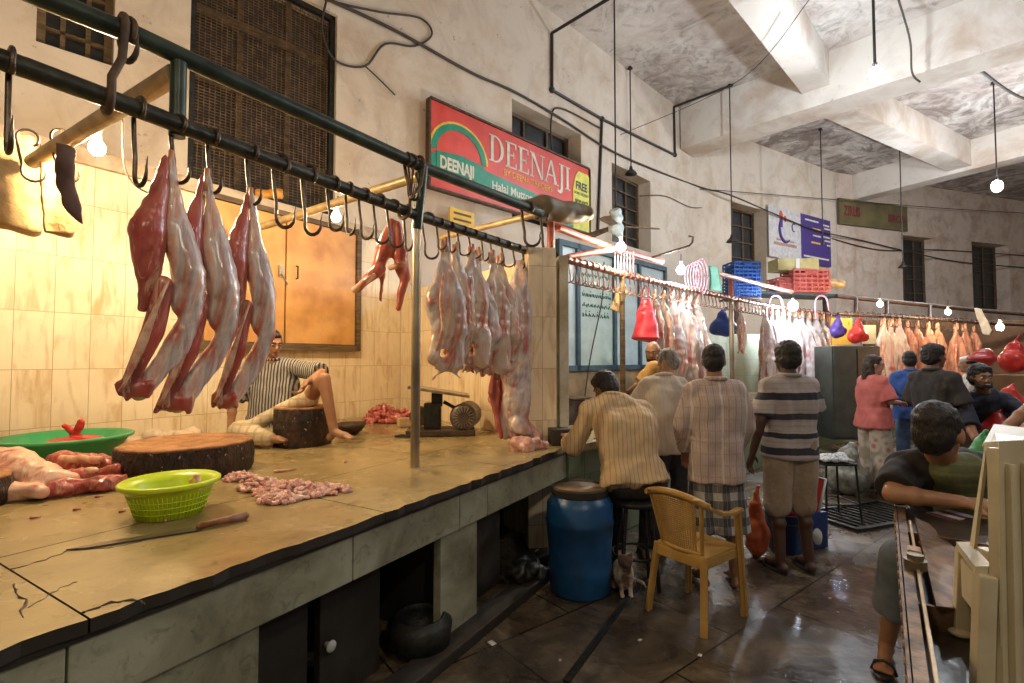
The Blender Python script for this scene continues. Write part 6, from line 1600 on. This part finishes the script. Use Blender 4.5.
for x in (.3, SLN - .3): MB().cyl((x, .05, SH * .8), (x, .16, SH * .8), .02, seg=10).build('bracket', M['rust'], t)
# small orange plaque
q = AL(449, 231, s0, sd_); t = thing('plaque', 'small orange plaque under the red shop sign', 'plaque', q, AB); q2 = AL(474, 214, s0, sd_); w = (V((q2.x, q2.y)) - V((q.x, q.y))).length; MB().box((w / 2, 0, .18), (w, .03, .34), bevel=.02).build('plaque_panel', M['sign_orange'], t); b = MB()
for k in range(3): b.box((w / 2, -.018, .1 + .09 * k), (w * .7, .004, .03))
b.build('plaque_marks', M['sign_dark'] if False else M['old_wood'], t)
# banner on the middle wall
pmd = (math.cos(AM), math.sin(AM)); off = V((-pmd[1], pmd[0])) * -.08; pb0 = (PM[0] + off.x, PM[1] + off.y)
a = AL(769, 256, pb0, pmd); b_ = AL(832, 262, pb0, pmd); c_ = AL(770, 205, pb0, pmd); w = (V((b_.x, b_.y)) - V((a.x, a.y))).length; h = c_.z - a.z
t = thing('banner', 'white and purple banner hanging on the middle wall above the crates', 'banner', a, AM)
MB().box((w * .24, 0, h / 2), (w * .48, .02, h)).build('white_half', mat('banner_white', (.60, .58, .58), .6, bmp=.1), t)
pur = mat('banner_purple', (.07, .04, .22), .6, bmp=.1)
MB().box((w * .73, 0, h / 2 + .0), (w * .50, .02, h)).build('purple_half', pur, t)
b = MB(); b.tube([(w * .24 + .32 * math.cos(a_), -.014, h * .58 + .38 * math.sin(a_)) for a_ in [rad(120) + rad(190) * k / 14 for k in range(15)]], [.02 + .03 * math.sin(PI * k / 14) for k in range(15)], 6); b.box((w * .18, -.014, h * .70), (.16, .004, .26)); b.build('bird_emblem', pur, t)
MB().sph((w * .18, -.014, h * .84), (.10, .006, .16)).sph((w * .24, -.014, h * .80), (.07, .006, .10)).build('red_crest', M['sign_red'], t, True)
MB().tube([(w * .37 + .10 * math.cos(a_), -.014, h * .66 + .12 * math.sin(a_)) for a_ in [rad(60) + rad(240) * k / 10 for k in range(11)]], .018, 6).build('small_emblem', pur, t, True)
b = MB(); b.box((w * .24, -.012, h * .28), (w * .34, .004, .09)).box((w * .24, -.012, h * .36), (w * .26, .004, .05)); b.build('lettering', mat('banner_brown_ink', (.42, .25, .2), .6, bmp=0), t)
b = MB()
for x_, z_, l_ in ((.66, .90, .22), (.90, .87, .12), (.92, .80, .10), (.74, .60, .13), (.90, .62, .12), (.92, .54, .1), (.94, .45, .06), (.73, .14, .42), (.66, .06, .2)): b.box((w * x_, -.014, h * z_), (w * l_, .004, .05))
b.build('lettering', M['sign_white'], t)
for x_, z_, l_ in ((.74, .74, .14), (.72, .45, .15)): MB().box((w * x_, -.014, h * z_), (w * l_, .004, .055)).build('lettering', M['sign_orange'], t)
# olive signboard on the far wall
pfd = (math.cos(AF), math.sin(AF)); off = V((-pfd[1], pfd[0])) * -.1; pf0 = (PF[0] + off.x, PF[1] + off.y)
a = AL(839, 224, pf0, pfd); b_ = AL(907, 232, pf0, pfd); c_ = AL(839, 198, pf0, pfd); w = (V((b_.x, b_.y)) - V((a.x, a.y))).length; h = c_.z - a.z
t = thing('signboard', 'faded olive signboard with dark red letters on the far wall', 'sign', a, AF)
MB().box((w / 2, 0, h / 2), (w, .06, h)).build('sign_panel', mat('olive_board', (.17, .14, .06), .7, (.10, .08, .04), 1.5), t)
dr = mat('dark_red_letter', (.20, .025, .03), .7, bmp=0)
text('ZIRUS', h * .52, w * .06, h * .36, -.034, dr, t, sx=w * .25 / (h * .52 * 2.9), bold=.015); text('BROS', h * .42, w * .70, h * .30, -.034, dr, t, sx=.9, bold=.01)
# ================================================================== CONDUITS, LAMPS, CABLES
M['cond'] = mat('black_conduit', (.025, .02, .018), .5); M['wire'] = mat('dark_wire', (.05, .038, .03), .6)
def onB(px, py, y=-.03):
    off = V((-.7071, .7071)) * y; return AL(px, py, (PB[0] + off.x, PB[1] + off.y), (.7071, .7071))
def onM(px, py, y=-.05):
    off = V((-pmd[1], pmd[0])) * y; return AL(px, py, (PM[0] + off.x, PM[1] + off.y), pmd)
def onF(px, py, y=-.05):
    off = V((-pfd[1], pfd[0])) * y; return AL(px, py, (PF[0] + off.x, PF[1] + off.y), pfd)
def fine(pts, n=6):
    out = []
    for i in range(len(pts) - 1):
        p0, p1, p2, p3 = pts[max(i - 1, 0)], pts[i], pts[i + 1], pts[min(i + 2, len(pts) - 1)]
        for k in range(n):
            t_ = k / n; out.append(.5 * ((2 * p1) + (p2 - p0) * t_ + (2 * p0 - 5 * p1 + 4 * p2 - p3) * t_ ** 2 + (3 * p1 - p0 - 3 * p2 + p3) * t_ ** 3))
    return out + [pts[-1]]
cj = onB(552, 33); cj.z = min(cj.z, ZC - .02)
up_ = V((cj.x + 2.3, cj.y - 2.3, cj.z))
b = MB(); b.tube([up_, cj], .028, 8); b.tube([cj, onB(552, 90)], .028, 8); b.tube([onB(552, 90), onB(602, 119), onB(675, 155)], .028, 8); b.tube([onB(602, 119), onB(598, 232)], .028, 8)
e_ = onB(674, 107); e_.z = min(e_.z, ZC - .03); b.tube([onB(675, 155), e_], .028, 8); f2_ = AZ(733, 82, ZC - .04); b.tube([e_, V((f2_.x, f2_.y, e_.z))], .028, 8)
for p in (onB(552, 90), onB(602, 119), onB(675, 155)): b.sph(p, .055)
tag(b.build('conduit', M['cond'], None, 'a'), 'black electrical conduit stepping along the left wall and ceiling', 'conduit')
M['shade'] = mat('dark_lamp_shade', (.04, .035, .03), .5, metal=.4)
def rodlamp(px, pytop, pybot, D_, lab, bulb=None, shade=True, r=.014, ztop=None):
    a = AY(px, pybot, D_); zt = ztop if ztop else ZC; zt = min(zt, ZC)
    t = thing('hanging_lamp', lab, 'lamp', a)
    MB().cyl((0, 0, .02), (0, 0, zt - a.z), r, seg=8).build('rod', M['cond'], t, 'a')
    MB().cyl((0, 0, zt - a.z - .05), (0, 0, zt - a.z), .06, .03, seg=14).build('ceiling_rose', M['cond'], t)
    if shade: MB().lathe([(.13, -.05), (.10, 0), (.04, .06), (.03, .12), (.01, .12), (.02, .05), (.09, -.0), (.12, -.052)], seg=24).build('lamp_shade', M['shade'], t, True)
    else: MB().cyl((0, 0, -.03), (0, 0, .07), .035, seg=14).build('socket', M['cond'], t, 'a')
    if bulb:
        MB().sph((0, 0, -.10), bulb[0], u=20, v=12).build('bulb', bulb[1], t, True)
    return t
WARM, COOL = (1.0, .74, .42), (.80, .90, 1.0)
def bulbmat(name, col, st): return emit(name, col, st)
rodlamp(631, 0, 172, 10.6, 'unlit rod lamp in front of the third high window'); rodlamp(732, 80, 240, 11.3, 'unlit rod lamp in front of the dark window with crates below'); rodlamp(823, 128, 244, 13.5, 'thin rod crossing the purple half of the banner', shade=False); rodlamp(903, 160, 266, 14.5, 'unlit rod lamp in front of the far wall left window')
rodlamp(875, 0, 68, 7.6, 'bright cool white lamp on a rod under the ceiling beams', ((.085, .085, .11), bulbmat('cool_bulb', COOL, 420)), False, .02)
rodlamp(997, 70, 182, 11.2, 'smaller bright lamp on a rod at upper right', ((.10, .10, .13), bulbmat('cool_bulb_far', COOL, 420)), False)
def bulb(px, py, D_, r, m, lab, cord=None):
    a = AY(px, py, D_); t = thing('light_bulb', lab, 'light bulb', a)
    MB().sph((0, 0, 0), (r, r, r * 1.15), u=20, v=12).build('glass_bulb', m, t, True)
    MB().cyl((0, 0, r * 1.05), (0, 0, r * 1.05 + .06), .02, seg=12).build('socket', M['white_pl'], t, 'a')
    if cord is not None:
        c = V(cord) - a; MB().tube([(0, 0, r + .06), (c.x * .3, c.y * .3, c.z * .6), c], .005, 6).build('cord', M['wire'], t, True)
    return t
bulb(97, 148, 2.85, .040, bulbmat('warm_bulb_left', WARM, 760), 'blazing warm bulb hanging beside the grey rag at upper left', AY(100, 112, 2.85))
bulb(336, 217, 4.1, .036, bulbmat('warm_bulb_cupboard', WARM, 680), 'warm bulb over the orange cupboard', AY(338, 196, 4.1))
bulb(621, 247, 5.2, .045, bulbmat('warm_bulb_rail', (1, .82, .58), 420), 'bright bulb against the red pipe', AY(621, 238, 5.2))
bulb(681, 270, 6.3, .05, bulbmat('white_bulb_rail', COOL, 330), 'bright white bulb left of the pink rope coil', AY(681, 254, 6.3))
bulb(793, 306, 8.6, .075, bulbmat('white_bulb_meat', COOL, 200), 'brightest white bulb over the white carcasses', AY(793, 292, 8.6))
bulb(748, 330, 10, .05, bulbmat('warm_far', WARM, 60), 'dim bulb behind the pale panel', None) if False else None
for px, py, D_ in ((880, 322, 9.2), (948, 330, 9.6), (1000, 345, 7.2)):
    bulb(px, py - 18, D_, .045, bulbmat('warm_far_%d' % px, (1, .66, .36), 230), 'small warm bulb under the far stall frame', AY(px, py - 30, D_)); 
for o in [o for o in bpy.data.objects if o.get('label') == 'small warm bulb under the far stall frame']: o['group'] = 'bulbs of the far stall'
# hook arm holding the white bulb
b = MB(); q0, q1 = AY(650, 258, 6.1), AY(689, 246, 6.4); b.tube([q0, q1, q1 + V((.05, .02, .05)), q1 + V((.06, .02, .12)), q1 + V((.0, 0, .13))], .014, 8); tag(b.build('bulb_arm', M['rust'], None, True), 'thin iron arm holding the white bulb', 'arm')
# unseen lamps added out of frame as fill light for the hall
for i, (x, y, z_, st, col) in enumerate(((1.6, -1.2, 4.2, 170, (1, .86, .68)), (6.2, 2.6, 4.6, 230, (.9, .92, 1)), (12.5, 9.5, 5.2, 420, (1, .84, .74)), (-1.2, -.6, 3.4, 70, (1, .72, .42)))):
    t = thing('hanging_lamp', 'added fill lamp hanging from the hall ceiling outside the picture', 'lamp', (x, y, z_)); t['group'] = 'added fill lamps outside the picture'
    MB().sph((0, 0, -.1), .09, u=16, v=10).build('bulb', bulbmat('fill_bulb_%d' % i, col, st), t, True); MB().cyl((0, 0, -.02), (0, 0, ZC - z_), .012, seg=8).build('rod', M['cond'], t)
# cables
def cable(pts, r, lab, g=None, m='wire'): return tag(MB().tube(fine(pts), r, 6).build('cable', M[m], None, True), lab, 'cable', g)
cable([onB(330, 0), onB(400, 33), onB(470, 72), onB(515, 92), onB(560, 118), onB(610, 150), onB(655, 170), onB(700, 187), onM(730, 195, -.3), onM(770, 212, -.2), onM(815, 230, -.15), onF(860, 240, -.1), onF(910, 252, -.1), onF(960, 262, -.1), onF(1030, 268, -.1)], .022, 'long black cable sagging along the walls')
cable([onB(700, 189), onM(740, 192, -.35), onF(840, 200, -.5), onF(940, 208, -.5), onF(1040, 214, -.5)], .012, 'thin straight cable crossing to the far wall')
cable([onB(325, 0), onB(380, 12), onB(420, 18), onB(432, 34), onB(415, 46), onB(385, 44), onB(365, 66), onB(335, 60), onB(322, 30), onB(326, 2)], .014, 'loose loop of cable right of the mesh window')
cable([onB(365, 66, -.04), onB(378, 78, -.04), onB(395, 95, -.04)], .01, 'short frayed cable tail under the loose loop')
cable([onB(553, 160), onB(551, 122), onB(560, 108), onB(600, 128)], .016, 'bent cable beside the second high window')
cable([AZ(812, -4, 7.0), AY(740, 80, 9.5), onB(620, 135)], .007, 'thin wire crossing the ceiling diagonally')
cable([onB(640, 196), onB(665, 196), onB(690, 207), onB(723, 217), onB(724, 300)], .010, 'thin cable dropping down the plaster pier')
cable([AZ(898, -2, 7.5), AY(910, 40, 8.4), AY(912, 72, 8.5), AY(920, 82, 8.6)], .016, 'hanging black cable end under the big beam')
cable([onF(830, 238), onF(880, 250), onF(940, 250), onF(1030, 256)], .02, 'second sagging cable on the far wall')
cable([AZ(975, 66, 7.0), AZ(1010, 92, 7.0), AZ(1040, 105, 7.0)], .025, 'black conduit on the ceiling at upper right')
cable([AY(122, 118, 3.0), AY(124, 165, 3.1), AY(135, 185, 3.2), AY(153, 195, 3.3)], .006, 'thin cable hanging down beside the first carcass')
cable([onB(604, 262, -.15), onB(602, 300, -.15), onB(590, 360, -.15), onB(582, 420, -.15)], .012, 'thin black cable hanging before the green-lettered board')
# fan by the third window
q = AY(616, 226, 7.2); t = thing('ceiling_fan', 'old fan with pale cloth-wrapped hub in front of the third high window', 'fan', q)
b = MB(); b.cap((0, 0, -.02), (0, 0, .18), .11, .09); b.cap((.04, 0, -.02), (.05, 0, -.12), .09, .06); blob('wrapped_hub', b, .016, mat('pale_blue_wrap', (.52, .60, .60), .6), t, 1, nz(12, .03))
for a_ in (rad(4), rad(124), rad(-116)):
    R_ = Matrix.Rotation(a_, 3, 'Z'); b = MB(); b.bm.faces.new([b.bm.verts.new(R_ @ V(p)) for p in ((.1, -.04, -.02), (.6, -.09, -.05), (.66, .0, -.04), (.6, .08, -.02), (.1, .05, 0))]); o = b.build('blade', M['ang'], t); k = o.modifiers.new('s', 'SOLIDIFY'); k.thickness = .01
MB().cyl((0, 0, .1), (0, 0, ZC - q.z), .012, seg=8).build('rod', M['cond'], t)
# rolled canvas on the upper pipe
q0, q1 = AY(515, 203, 4.1), AY(588, 214, 4.75)
d = q1 - q0
b = MB(); b.cap(q0 - q0, d * .35, .015, .10); b.cap(d * .35, d * .9, .10, .085); b.sph(d * .95, (.1, .1, .075)); b.cap(d * .3 + V((0, 0, -.03)), d * .85 + V((0, 0, -.05)), .09, .06)
t = thing('canvas_roll', 'bulging olive brown canvas roll lying over the red and green pipes', 'canvas', q0); blob('roll_body', b, .014, mat('olive_brown_canvas', (.26, .18, .08), .6, (.12, .09, .04), 5, 0, .3), t, 2, nz(7, .02))
# orange tag pieces, twine on the rail, wedge of cardboard over ledge
o = blob('orange_rag', MB().cap((0, 0, 0), (.16, .1, .02), .05, .06), .014, mat('orange_rag_cloth', (.60, .28, .05), .8), None, 1, nz(14, .03)); q = AL(258, 205, PA, dA); o.location = q + V((0, 0, .02)); o.location.z = TOPA + .17; tag(o, 'orange rag lying on the wall ledge below the mesh window', 'rag')
b = MB(); q = AY(323, 40 + 190, 5.0)
p = path_at(R2, 624)[0]
for k in range(7): b.tube([p + V((-.1 + .035 * k, 0, .26)), p + V((-.1 + .034 * k, .0, .02))], .008, 5)
tag(b.build('twine_bundle', M['pinkcloth'], None, True), 'bundle of pinkish twine hanging under the bright bulb', 'twine')
o = MB().box((0, 0, 0), (.12, .03, .26), rot=Matrix.Rotation(.35, 3, 'Y'), bevel=.01).build('wooden_tag', M['brass']); o.location = AY(619, 300, 5.55); tag(o, 'pale wooden block tied at the top of the brown pole', 'block')

# ================================================================== WORLD, CAMERA
w_ = bpy.data.worlds.new('World'); bpy.context.scene.world = w_; w_.use_nodes = True
w_.node_tree.nodes['Background'].inputs[0].default_value = (.75, .62, .50, 1); w_.node_tree.nodes['Background'].inputs[1].default_value = .09
cam = bpy.data.cameras.new('Camera'); co = bpy.data.objects.new('Camera', cam); C.objects.link(co)
cam.sensor_width = 36; cam.lens = 36 * F / 1024; cam.clip_start = .02; cam.clip_end = 200
co.location = (0, 0, CH); co.rotation_euler = (PI / 2 + TH, 0, 0)
sc = bpy.context.scene; sc.camera = co
sc.view_settings.view_transform = 'Standard'; sc.view_settings.look = 'None'; sc.view_settings.gamma = 1; sc.view_settings.use_curve_mapping = False
sc.view_settings.exposure = 1.35
